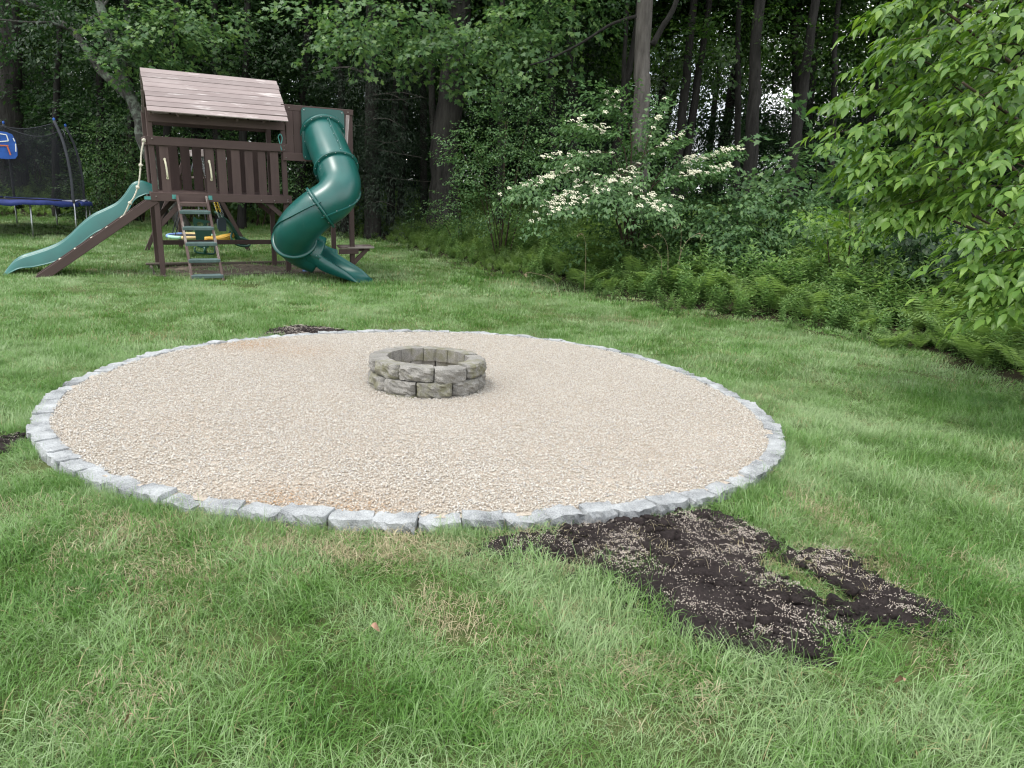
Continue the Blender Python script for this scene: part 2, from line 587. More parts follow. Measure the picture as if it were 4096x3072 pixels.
def tag(o, label, cat, group=None):
    o["label"], o["category"] = label, cat
    if group:
        o["group"] = group
    return o


def kind(o, k, label=None):
    o["kind"] = k
    if label:
        o["label"] = label
    return o


def beam(name, p0, p1, w, t, parent, mat, up=(0, 0, 1), bev=0.006):
    """a planed timber from p0 to p1: w wide across, t thick along 'up', with eased edges"""
    p0, p1 = Vector(p0), Vector(p1)
    x = (p1 - p0)
    L = x.length
    x.normalize()
    up = Vector(up)
    z = (up - up.dot(x) * x).normalized()
    y = z.cross(x)
    a, b, e = w / 2, t / 2, min(bev, w / 4, t / 4)
    sec = [(-a + e, -b), (a - e, -b), (a, -b + e), (a, b - e), (a - e, b), (-a + e, b), (-a, b - e), (-a, -b + e)]
    V, Fc = [], []
    for s in (-L / 2, L / 2):
        V += [(s, q[0], q[1]) for q in sec]
    n = 8
    Fc = [(i, (i + 1) % n, n + (i + 1) % n, n + i) for i in range(n)]
    Fc = [tuple(reversed(f)) for f in Fc]
    Fc += [tuple(range(n)), tuple(reversed(range(n, 2 * n)))]
    Fc = [tuple(reversed(f)) for f in Fc]
    me = mesh_py(name, V, Fc, mat)
    o = obj(name, me, parent)
    mat4 = Matrix((x, y, z)).transposed().to_4x4()
    mat4.translation = (p0 + p1) / 2
    o.matrix_local = mat4
    return o


def box(name, lo, hi, parent, mat, bev=0.006):
    lo, hi = Vector(lo), Vector(hi)
    d = hi - lo
    c = (lo + hi) / 2
    ax = max(range(3), key=lambda i: d[i])
    if ax == 0:
        return beam(name, (lo.x, c.y, c.z), (hi.x, c.y, c.z), d.y, d.z, parent, mat, (0, 0, 1), bev)
    if ax == 1:
        return beam(name, (c.x, lo.y, c.z), (c.x, hi.y, c.z), d.x, d.z, parent, mat, (0, 0, 1), bev)
    return beam(name, (c.x, c.y, lo.z), (c.x, c.y, hi.z), d.x, d.y, parent, mat, (0, 1, 0), bev)


def frames(P):
    """parallel-transport frames along a polyline"""
    P = np.asarray(P, float)
    T = np.gradient(P, axis=0)
    T /= np.linalg.norm(T, axis=1)[:, None] + 1e-12
    u = np.cross(T[0], [0, 0, 1.0])
    if np.linalg.norm(u) < 0.1:
        u = np.cross(T[0], [1.0, 0, 0])
    u /= np.linalg.norm(u)
    U = []
    for i in range(len(P)):
        u = u - (u @ T[i]) * T[i]
        u /= np.linalg.norm(u)
        U.append(u)
    U = np.array(U)
    return T, U, np.cross(T, U)


def smooth_path(pts, n):
    """Catmull-Rom through points"""
    P = np.asarray(pts, float)
    P = np.vstack([2 * P[0] - P[1], P, 2 * P[-1] - P[-2]])
    m = len(P) - 3
    out = []
    for s in np.linspace(0, m - 1e-6, n):
        i = int(s)
        t = s - i
        a, b, c, d = P[i:i + 4]
        out.append(0.5 * (2 * b + (c - a) * t + (2 * a - 5 * b + 4 * c - d) * t * t + (3 * b - a - 3 * c + d) * t ** 3))
    return np.array(out)


def tube(P, r, seg=8, cap=True, jitter=0.0, rng=None):
    """triangles of a tube along P; r number or array"""
    P = np.asarray(P, float)
    n = len(P)
    r = np.broadcast_to(np.asarray(r, float), (n,))
    T, U, W = frames(P)
    a = np.linspace(0, 2 * np.pi, seg, endpoint=False)
    ring = U[:, None, :] * np.cos(a)[None, :, None] + W[:, None, :] * np.sin(a)[None, :, None]
    rr = r[:, None] * np.ones((n, seg))
    if jitter:
        rng = rng or RNG
        base = 1 + jitter * rng.standard_normal((1, seg)) * 0.7
        rr = rr * base * (1 + jitter * rng.standard_normal((n, seg)) * 0.6)
    V = (P[:, None, :] + ring * rr[..., None]).reshape(-1, 3)
    i, j = np.meshgrid(np.arange(n - 1), np.arange(seg), indexing="ij")
    a0 = i * seg + j
    a1 = i * seg + (j + 1) % seg
    b0, b1 = a0 + seg, a1 + seg
    F_ = np.concatenate([np.stack([a0, a1, b1], -1).reshape(-1, 3), np.stack([a0, b1, b0], -1).reshape(-1, 3)])
    if cap:
        V = np.vstack([V, P[:1], P[-1:]])
        c0, c1 = n * seg, n * seg + 1
        k = np.arange(seg)
        F_ = np.vstack([F_, np.stack([np.full(seg, c0), (k + 1) % seg, k], -1),
                        np.stack([np.full(seg, c1), (n - 1) * seg + k, (n - 1) * seg + (k + 1) % seg], -1)])
    return V, F_


def tube_obj(name, P, r, parent, mat, seg=8, cap=True, smooth=True):
    V, T = tube(P, r, seg, cap)
    return obj(name, mesh_tri(name, V, T, mat, smooth), parent)


def join(parts):
    Vs, Ts, k = [], [], 0
    for V, T in parts:
        Vs.append(V)
        Ts.append(np.asarray(T) + k)
        k += len(V)
    return np.vstack(Vs), np.vstack(Ts)


def ico(sub=1):
    import bmesh
    bm = bmesh.new()
    bmesh.ops.create_icosphere(bm, subdivisions=sub, radius=1.0)
    V = np.array([v.co[:] for v in bm.verts])
    T = np.array([[v.index for v in f.verts] for f in bm.faces])
    bm.free()
    return V, T


# ------------------------------------------------------------------ scattering for what nobody could count
def scatter(name, me_list, P, rot, scl, idx, attrs=None):
    """one object whose geometry nodes set copies of the given meshes on its points"""
    tcol = bpy.data.collections.new(name + "_source")
    for k, me in enumerate(me_list):
        o = bpy.data.objects.new(f"{name}_source_{k:02d}", me)
        tcol.objects.link(o)
    me = bpy.data.meshes.new(name)
    me.vertices.add(len(P))
    me.vertices.foreach_set("co", np.asarray(P, np.float32).ravel())
    for an, ty, arr, key in (("rot", "FLOAT_VECTOR", rot, "vector"), ("scl", "FLOAT_VECTOR", scl, "vector"), ("idx", "INT", idx, "value")):
        a = me.attributes.new(an, ty, "POINT")
        a.data.foreach_set(key, np.asarray(arr, np.int32 if ty == "INT" else np.float32).ravel())
    for an, arr in (attrs or {}).items():
        a = me.attributes.new(an, "FLOAT", "POINT")
        a.data.foreach_set("value", np.asarray(arr, np.float32).ravel())
    o = obj(name, me)
    ng = bpy.data.node_groups.new(name + "_nodes", "GeometryNodeTree")
    ng.interface.new_socket("Geometry", in_out="INPUT", socket_type="NodeSocketGeometry")
    ng.interface.new_socket("Geometry", in_out="OUTPUT", socket_type="NodeSocketGeometry")
    gi, go = ng.nodes.new("NodeGroupInput"), ng.nodes.new("NodeGroupOutput")
    ci = ng.nodes.new("GeometryNodeCollectionInfo")
    ci.inputs["Collection"].default_value = tcol
    ci.inputs["Separate Children"].default_value = True
    ci.inputs["Reset Children"].default_value = True
    ip = ng.nodes.new("GeometryNodeInstanceOnPoints")
    ip.inputs["Pick Instance"].default_value = True

    def na(nm, ty):
        n = ng.nodes.new("GeometryNodeInputNamedAttribute")
        n.data_type = ty
        n.inputs["Name"].default_value = nm
        return n.outputs["Attribute"]
    ng.links.new(gi.outputs[0], ip.inputs["Points"])
    ng.links.new(ci.outputs[0], ip.inputs["Instance"])
    ng.links.new(na("idx", "INT"), ip.inputs["Instance Index"])
    ng.links.new(na("rot", "FLOAT_VECTOR"), ip.inputs["Rotation"])
    ng.links.new(na("scl", "FLOAT_VECTOR"), ip.inputs["Scale"])
    ng.links.new(ip.outputs[0], go.inputs[0])
    md = o.modifiers.new("scatter", "NODES")
    md.node_group = ng
    kind(o, "stuff")
    return o


def in_view(x, y, z=0.0, margin=900):
    d = np.stack([x, y, np.asarray(z) - CAM_H + 0 * x], -1)
    w = d @ FW
    u = 2048 + F_PX * (d @ RT) / np.maximum(w, 0.05)
    v = 1536 - F_PX * (d @ UPV) / np.maximum(w, 0.05)
    return (w > 0.3) & (u > -margin) & (u < 4096 + margin) & (v < 3072 + margin) & (v > -2500)


# ------------------------------------------------------------------ ground
def make_ground():
    xs = np.concatenate([-np.geomspace(300, 30, 14), np.arange(-29, 16, 0.5), np.geomspace(16, 300, 16)])
    ys = np.concatenate([-np.geomspace(60, 4, 8), np.arange(-3.5, 45, 0.5), np.geomspace(45, 400, 16)])
    X, Y = np.meshgrid(xs, ys, indexing="ij")
    Z = gz(X.ravel(), Y.ravel())
    wd = woods_dist(X.ravel(), Y.ravel())
    Z = Z + 0.02 * np.sin(X.ravel() * 0.9 + 1.3) * np.sin(Y.ravel() * 0.7) * (np.hypot(X.ravel() - RING_C[0], Y.ravel() - RING_C[1]) > 4)
    V = np.column_stack([X.ravel(), Y.ravel(), Z])
    nx, ny = len(xs), len(ys)
    i, j = np.meshgrid(np.arange(nx - 1), np.arange(ny - 1), indexing="ij")
    a = (i * ny + j).ravel()
    T = np.vstack([np.column_stack([a, a + ny, a + ny + 1]), np.column_stack([a, a + ny + 1, a + 1])])
    me = mesh_tri("ground", V, T, MAT["ground"], True)
    at_ = me.attributes.new("woods", "FLOAT", "POINT")
    at_.data.foreach_set("value", np.clip(wd / 0.8 + 0.4, 0, 1).astype(np.float32))
    o = obj("ground", me)
    kind(o, "structure", "lawn soil and woodland floor rising gently to the trees")


make_ground()

# ------------------------------------------------------------------ play set frame (needed for masks too)
PS_T = np.array([-6.45613, 12.978, -0.01])
PS_R = np.array([[0.8667351, -0.4987049, -0.0079788], [0.4978720, 0.8660249, -0.0460908], [0.0298955, 0.0359761, 0.9989054]])
PSM = Matrix([list(map(float, PS_R[i])) + [float(PS_T[i])] for i in range(3)] + [[0, 0, 0, 1]])
W_, E_, D_ = 2.246, 1.286, 1.434


def psw(p):
    return PS_R @ np.asarray(p, float) + PS_T


# ------------------------------------------------------------------ lawn grass
def tuft(seed, n=85, rad=0.15, h=(0.035, 0.085), w=0.0024, lean=0.9, seg=3):
    r = np.random.default_rng(seed)
    Vs, Ts = [], []
    k = 0
    main = r.uniform(0, 2 * np.pi)
    for _ in range(n):
        a, q = r.uniform(0, 2 * np.pi), rad * math.sqrt(r.uniform())
        base = np.array([q * math.cos(a), q * math.sin(a), -0.005])
        hh = r.uniform(*h)
        if r.uniform() < 0.12:
            hh *= 1.35
        az = main + r.normal(0, 0.9)
        d = np.array([math.cos(az), math.sin(az), 0])
        ln = lean * r.uniform(0.25, 1.25)
        side = np.array([-d[1], d[0], 0])
        tw = r.normal(0, 0.5)
        side = side * math.cos(tw) + np.array([0, 0, 1]) * math.sin(tw) * 0.5 + d * math.sin(tw) * 0.5
        ww = w * r.uniform(0.7, 1.3)
        pts = []
        for s in range(seg + 1):
            t = s / seg
            th = ln * t * 1.35
            # arc that bends over
            pts.append(base + d * hh * (math.sin(th * 0.7) * t) * 1.1 + np.array([0, 0, hh * t * math.cos(th * 0.72)]))
        for s in range(seg):
            t = s / seg
            wd = ww * (1 - 0.55 * t)
            Vs += [pts[s] - side * wd, pts[s] + side * wd]
        Vs.append(pts[seg])
        for s in range(seg - 1):
            b = k + 2 * s
            Ts += [(b, b + 1, b + 3), (b, b + 3, b + 2)]
        b = k + 2 * (seg - 1)
        Ts.append((b, b + 1, b + 2))
        k += 2 * seg + 1
    return np.array(Vs), np.array(Ts)


def grass_field():
    near = [mesh_tri(f"tuft_near_{i}", *tuft(100 + i, 190, 0.16, (0.03, 0.08), 0.0015, 1.25), MAT["grass"]) for i in range(6)]
    dry_ = [mesh_tri(f"tuft_straw_{i}", *tuft(180 + i, 150, 0.18, (0.03, 0.07), 0.0015, 2.0), MAT["straw"]) for i in range(3)]
    long_ = [mesh_tri(f"tuft_long_{i}", *tuft(140 + i, 120, 0.13, (0.06, 0.115), 0.0017, 1.45, 4), MAT["grass"]) for i in range(4)]
    mid = [mesh_tri(f"tuft_mid_{i}", *tuft(200 + i, 170, 0.24, (0.035, 0.08), 0.0030, 1.0, 2), MAT["grass"]) for i in range(5)]
    far = [mesh_tri(f"tuft_far_{i}", *tuft(300 + i, 190, 0.36, (0.04, 0.085), 0.0052, 0.8, 2), MAT["grass"]) for i in range(4)]
    meshes = near + long_ + mid + far + dry_
    P, S_, I = [], [], []
    zones = [(1.2, 7.0, 105, 0), (7.0, 12.5, 42, 1), (12.5, 30.0, 20, 2)]
    for y0, y1, dens, z in zones:
        xw = y1 * 0.95 + 2.2
        n = int((y1 - y0) * 2 * xw * dens)
        x = RNG.uniform(-xw, xw, n)
        y = RNG.uniform(y0, y1, n)
        k = in_view(x, y, 0.1)
        x, y = x[k], y[k]
        wd = woods_dist(x, y)
        k = wd < RNG.uniform(0.0, 0.55, len(x))
        x, y = x[k], y[k]
        th = np.arctan2(y - RING_C[1], x - RING_C[0])
        dr = np.hypot(x - RING_C[0], y - RING_C[1]) - ring_r(th)
        k = dr > 0.15
        for s in SOILS:
            ins = inside(s, x, y)
            dd = dist_line(s, x, y, True)
            bare = ins & (dd > RNG.uniform(0.0, 0.10, len(x)))
            if s is SOIL_MAIN:
                bare &= ~inside(GRASS_ISLAND, x, y)
            stray = RNG.uniform(size=len(x)) < 0.015
            k &= ~bare | stray
        # sandbox under the tower, and the worn strip under the climbing ramp
        q = (np.column_stack([x, y, gz(x, y)]) - PS_T) @ PS_R
        k &= ~((q[:, 0] > -0.1) & (q[:, 0] < 3.3) & (q[:, 1] > -0.12) & (q[:, 1] < 1.6) & (RNG.uniform(size=len(x)) > 0.12))
        k &= ~((q[:, 0] > -2.1) & (q[:, 0] < -0.1) & (q[:, 1] > -0.1) & (q[:, 1] < 0.7) & (RNG.uniform(size=len(x)) > 0.35))
        k &= ~((q[:, 0] > 2.2) & (q[:, 0] < 3.2) & (q[:, 1] > -0.7) & (q[:, 1] < 0) & (RNG.uniform(size=len(x)) > 0.4))
        x, y = x[k], y[k]
        # thin places: rubbed strips near the edging and on the lawn
        nz = (np.sin(x * 1.7 + 0.6 * np.sin(y * 2.1)) * np.sin(y * 1.9 + 1.2 * np.sin(x * 1.3)) + 0.5 * np.sin(x * 4.1 + y * 3.3))
        keep = RNG.uniform(size=len(x)) < np.clip(1.05 - 0.22 * np.clip(nz - 0.35, 0, 1), 0.4, 1)
        x, y, nz = x[keep], y[keep], nz[keep]
        P.append(np.column_stack([x, y, gz(x, y)]))
        hs = np.clip(1.0 - 0.28 * nz + RNG.normal(0, 0.18, len(x)) + 0.22 * np.sin(x * 6.3 + 3 * np.sin(y * 2.2)) * np.sin(y * 7.1 + 2 * np.sin(x * 3)), 0.5, 1.8)
        S_.append(np.column_stack([RNG.uniform(0.85, 1.15, len(x)), RNG.uniform(0.85, 1.15, len(x)), hs]))
        if z == 0:
            ii = RNG.integers(0, 6, len(x))
            lg = RNG.uniform(size=len(x)) < np.clip(0.30 - 0.35 * nz, 0.04, 0.7)
            ii[lg] = 6 + RNG.integers(0, 4, lg.sum())
        elif z == 1:
            ii = 10 + RNG.integers(0, 5, len(x))
        else:
            ii = 15 + RNG.integers(0, 4, len(x))
        I.append(ii)
    # longer grass standing against the outer faces of the edging
    n = 900
    a = RNG.uniform(0, 2 * np.pi, n)
    gap = np.sin(a * 9) + 0.8 * np.sin(a * 23 + 1) > RNG.normal(-0.2, 0.7, n)
    a = a[gap]
    q = ring_r(a) + RNG.uniform(0.135, 0.20, len(a))
    x, y = RING_C[0] + q * np.cos(a), RING_C[1] + q * np.sin(a)
    k = ~(inside(SOIL_MAIN, x, y) | inside(SOIL_FAR, x, y) | inside(SOIL_LEFT, x, y))
    x, y = x[k], y[k]
    P.append(np.column_stack([x, y, gz(x, y)]))
    S_.append(np.column_stack([RNG.uniform(0.45, 0.7, len(x)), RNG.uniform(0.45, 0.7, len(x)), RNG.uniform(0.6, 1.15, len(x))]))
    I.append(6 + RNG.integers(0, 4, len(x)))
    # matted straw where the turf was scuffed
    for px, py, rx, ry, n in ((1680, 2190, 0.75, 0.10, 70), (1350, 2180, 0.4, 0.08, 22), (3320, 2080, 0.07, 0.55, 42), (2960, 1600, 0.25, 0.18, 20), (700, 2070, 0.35, 0.15, 18), (2560, 1290, 0.7, 0.2, 26),
                              (3390, 2290, 0.25, 0.10, 16), (760, 2360, 0.2, 0.12, 10), (300, 2180, 0.25, 0.10, 10), (2120, 2520, 0.3, 0.12, 9), (2700, 2700, 0.25, 0.15, 8), (540, 2870, 0.05, 0.05, 4), (620, 1105, 0.9, 0.3, 20)):
        c = hit(px, py, lambda xx, yy: gz1(xx, yy))
        x, y = c[0] + RNG.normal(0, rx, n), c[1] + RNG.normal(0, ry, n)
        dr = np.hypot(x - RING_C[0], y - RING_C[1]) - ring_r(np.arctan2(y - RING_C[1], x - RING_C[0]))
        k = (dr > 0.2)
        x, y = x[k], y[k]
        P.append(np.column_stack([x, y, gz(x, y) + 0.008]))
        S_.append(np.column_stack([RNG.uniform(0.8, 1.2, len(x)), RNG.uniform(0.8, 1.2, len(x)), RNG.uniform(0.7, 1.1, len(x))]))
        I.append(19 + RNG.integers(0, 3, len(x)))
    P, S_, I = np.vstack(P), np.vstack(S_), np.concatenate(I)
    # the lie of the grass turns slowly across the lawn
    az = 2.2 * np.sin(P[:, 0] * 0.8 + 1.0) + 1.8 * np.cos(P[:, 1] * 0.9 + P[:, 0] * 0.4) + RNG.normal(0, 0.9, len(P))
    rot = np.column_stack([RNG.normal(0, 0.08, len(P)), RNG.normal(0, 0.08, len(P)), az])
    o = scatter("lawn_grass", meshes, P, rot, S_, I)
    o["label"] = "long soft green lawn grass round the gravel circle"
    return len(P)


print("tufts", grass_field())


# ------------------------------------------------------------------ gravel circle
def gravel():
    n = 160
    th = np.linspace(0, 2 * np.pi, n, endpoint=False)
    r = ring_r(th) + 0.05
    V = [np.array([RING_C[0], RING_C[1], 0.035])]
    T = []
    rows = [0.25, 0.5, 0.75, 1.0]
    for q in rows:
        V += [np.array([RING_C[0] + q * rr * math.cos(t), RING_C[1] + q * rr * math.sin(t), 0.035]) for t, rr in zip(th, r)]
    for j in range(n):
        T.append((0, 1 + j, 1 + (j + 1) % n))
    for q in range(len(rows) - 1):
        for j in range(n):
            a, b = 1 + q * n + j, 1 + q * n + (j + 1) % n
            T += [(a, a + n, b + n), (a, b + n, b)]
    o = obj("gravel_bed", mesh_tri("gravel_bed", V, T, MAT["gravel_bed"]))
    kind(o, "structure", "gravel fines under the round seating area")
    meshes = []
    for k in range(7):
        rg = np.random.default_rng(500 + k)
        Vi, Ti = ico(1)
        Vi = Vi * np.array([1.0, rg.uniform(0.65, 0.95), rg.uniform(0.5, 0.75)]) * (1 + 0.10 * rg.standard_normal((len(Vi), 1)))
        meshes.append(mesh_tri(f"pebble_{k}", Vi, Ti, MAT["pebble"], True))
    cnt = 195000
    a = RNG.uniform(0, 2 * np.pi, cnt)
    q = np.sqrt(RNG.uniform(0, 1, cnt))
    rr = q * (ring_r(a) + 0.01)
    x, y = RING_C[0] + rr * np.cos(a), RING_C[1] + rr * np.sin(a)
    keep = np.hypot(x + 0.735, y - 5.99) > 0.36
    x, y = x[keep], y[keep]
    z = 0.038 + RNG.uniform(0, 0.008, len(x)) + 0.002 * np.sin(x * 3.1) * np.sin(y * 2.7 + 1)
    sc = np.clip(RNG.lognormal(math.log(0.0053), 0.24, len(x)), 0.0035, 0.0105)
    rot = np.column_stack([RNG.normal(0, 0.35, len(x)), RNG.normal(0, 0.35, len(x)), RNG.uniform(0, 6.28, len(x))])
    st = np.zeros(len(x))
    for (px, py, rad, amt) in ((1110, 2010, 0.40, 0.75), (960, 1985, 0.18, 0.4), (1390, 2055, 0.45, 0.7), (1000, 1375, 0.5, 0.75), (1200, 1400, 0.5, 0.45), (1600, 2060, 0.3, 0.4),
                               (1980, 1620, 0.25, 0.15), (2600, 1800, 0.3, 0.12), (700, 1690, 0.3, 0.12), (1500, 1800, 0.4, 0.08)):
        c = hit(px, py, lambda xx, yy: 0.05 + 0 * xx)
        st = np.maximum(st, amt * np.exp(-((x - c[0]) ** 2 + (y - c[1]) ** 2) / rad ** 2 * 2.0))
    st = np.clip(st * RNG.uniform(0, 1.2, len(x)) ** 1.6, 0, 1)
    o = scatter("gravel", meshes, np.column_stack([x, y, z]), rot, np.column_stack([sc, sc, sc]), RNG.integers(0, 7, len(x)), {"stain": st})
    o["label"] = "pale tan pea gravel filling the stone circle"


gravel()


# ------------------------------------------------------------------ stones
def rough_box(seed, lx, ly, lz, nx=6, ny=3, nz=3, chip=0.012, rnd=0.012, fn=None):
    """a hand-split block: a gridded box with worn edges and an uneven surface; base at z=0"""
    rg = np.random.default_rng(seed)
    V, idx, Q = [], {}, []

    def vid(i, j, k):
        if (i, j, k) not in idx:
            idx[(i, j, k)] = len(V)
            V.append((i / nx, j / ny, k / nz))
        return idx[(i, j, k)]
    for i in range(nx):
        for j in range(ny):
            Q.append([vid(i, j, 0), vid(i, j + 1, 0), vid(i + 1, j + 1, 0), vid(i + 1, j, 0)])
            Q.append([vid(i, j, nz), vid(i + 1, j, nz), vid(i + 1, j + 1, nz), vid(i, j + 1, nz)])
    for i in range(nx):
        for k in range(nz):
            Q.append([vid(i, 0, k), vid(i + 1, 0, k), vid(i + 1, 0, k + 1), vid(i, 0, k + 1)])
            Q.append([vid(i, ny, k), vid(i, ny, k + 1), vid(i + 1, ny, k + 1), vid(i + 1, ny, k)])
    for j in range(ny):
        for k in range(nz):
            Q.append([vid(0, j, k), vid(0, j, k + 1), vid(0, j + 1, k + 1), vid(0, j + 1, k)])
            Q.append([vid(nx, j, k), vid(nx, j + 1, k), vid(nx, j + 1, k + 1), vid(nx, j, k + 1)])
    U = np.array(V)
    P = (U - [0.5, 0.5, 0]) * [lx, ly, lz]
    edge = ((np.isclose(U, 0) | np.isclose(U, 1)).sum(1))
    inward = -np.sign(P - [0, 0, lz / 2]) * np.where(np.isclose(U, 0) | np.isclose(U, 1), 1, 0)
    pull = np.where(edge >= 2, rnd, 0)[:, None] * inward * rg.uniform(0.5, 1.4, (len(U), 1))
    P = P + pull + rg.normal(0, chip * 0.5, P.shape)
    if fn is not None:
        P = fn(P, U, rg)
    return P, Q


def edging():
    root = thing("stone_edging", "ring of pale split granite cobbles set on edge round the gravel circle", "edging", (RING_C[0], RING_C[1], 0))
    th = 0.0
    k = 0
    # stone lengths round the ring
    total = 0
    L = []
    dense = np.linspace(0, 2 * np.pi, 2000)
    rr = ring_r(dense) + 0.055
    arc = np.concatenate([[0], np.cumsum(np.hypot(np.diff(rr * np.cos(dense)), np.diff(rr * np.sin(dense))))])
    rg = np.random.default_rng(11)
    s = 0.0
    while s < arc[-1] - 0.11:
        l = rg.uniform(0.175, 0.245)
        if arc[-1] - (s + l) < 0.13:
            l = arc[-1] - s
        a0, a1 = np.interp([s, s + l], arc, dense)
        am = (a0 + a1) / 2
        r = float(ring_r(am)) + 0.058 + rg.normal(0, 0.006)
        w = rg.uniform(0.118, 0.14)
        h = 0.136 + rg.uniform(-0.008, 0.016)
        skew = rg.normal(0, 0.008)

        def fn(P, U, g, skew=skew):
            P = P.copy()
            P[:, 0] += skew * (U[:, 1] - 0.5) * 2
            # outer face bellies and chips
            out = U[:, 1] > 0.99
            P[out, 1] += g.normal(0.0, 0.008, out.sum()) * 0.7
            P[:, 2] += 0.006 * np.sin(U[:, 0] * 5 + skew * 900)
            return P
        P, Q = rough_box(3000 + k, l * 1.0, w, h, 7, 4, 4, 0.005, 0.005, fn)
        o = obj("stone", mesh_py("stone", P, Q, MAT["granite"]), root)
        o.location = (r * math.cos(am), r * math.sin(am), -0.09)
        # tangent along x, outward along y
        o.rotation_euler = (rg.normal(0, 0.02), rg.normal(0, 0.02), am - math.pi / 2 + rg.normal(0, 0.015))
        s += l
        k += 1
    print("edging stones", k)


edging()


def fire_pit():
    cx, cy = -0.735, 5.99
    root = thing("fire_pit", "round two-course fire pit of grey tumbled concrete blocks on the gravel", "fire pit", (cx, cy, 0.045))
    front = math.radians(-90) + math.atan2(0.735, 5.99) * 0.6
    Ro, Ri = 0.505, 0.352
    for course, (z0, off, hh, ro) in enumerate(((-0.085, 30, 0.088, 0.515), (0.006, -8, 0.116, 0.505), (0.126, 9, 0.114, 0.503))):
        for b in range(10):
            a = front + math.radians(off + 36 * b + 18)
            rg = np.random.default_rng(900 + course * 20 + b)
            tilt = rg.normal(0, 0.012)
            dr = rg.normal(0, 0.008)

            def fn(P, U, g, ro=ro, hh=hh):
                # angular wedge: U0 across, U1 inner -> outer, U2 up; the split outer face bulges, the inner face is two flat panels
                half = math.radians(18) * 0.972
                t = (U[:, 0] - 0.5) * 2
                ang = t * half
                rin = Ri * math.cos(half / 2) / np.cos(np.abs(np.abs(ang) - half / 2))
                rout = ro * math.cos(half * 0.72) / np.cos(np.minimum(np.abs(ang), half * 0.72)) * (1 - 0.045 * np.clip((np.abs(ang) - half * 0.72) / (half * 0.28), 0, 1))
                q = U[:, 1]
                rad = rin * (1 - q) + rout * q
                x, y = rad * np.sin(ang), rad * np.cos(ang)
                z = U[:, 2] * hh
                o_ = q > 0.99
                belly = np.sin(np.pi * np.clip(U[:, 2], 0, 1)) * 0.004 * o_
                nz = (g.normal(0, 0.0055, len(U)) + 0.007 * np.sin(U[:, 0] * 9 + b * 2.1) * np.sin(U[:, 2] * 7 + b)) * o_
                ed = (o_ & ((U[:, 2] < 0.01) | (U[:, 2] > 0.99))) * -0.0065
                ec = (o_ & (np.abs(t) > 0.99)) * -0.013
                f = 1 + (belly + nz + ed + ec) / rad
                groove = (q < 0.01) * (np.abs(t) < 0.05) * -0.012
                f = f - groove / rad
                z = z + g.normal(0, 0.0012, len(U)) + np.where(o_ & (U[:, 2] > 0.99), -0.002, 0)
                return np.column_stack([x * f, y * f, z])
            P, Q = rough_box(950 + course * 20 + b, 1, 1, 1, 10, 4, 6, 0, 0, fn)
            o = obj("stone", mesh_py("stone", P, Q, MAT["block"]), root)
            o.location = (dr * math.cos(a), dr * math.sin(a), z0)
            o.rotation_euler = (tilt, rg.normal(0, 0.006), a - math.pi / 2)
    # ash and gravel floor inside
    V = [(0, 0, -0.03)] + [(0.36 * math.cos(t), 0.36 * math.sin(t), -0.03) for t in np.linspace(0, 2 * math.pi, 24, endpoint=False)]
    o = obj("ash_floor", mesh_py("ash_floor", V, [(0, 1 + i, 1 + (i + 1) % 24) for i in range(24)], MAT["sand"]), root)


fire_pit()


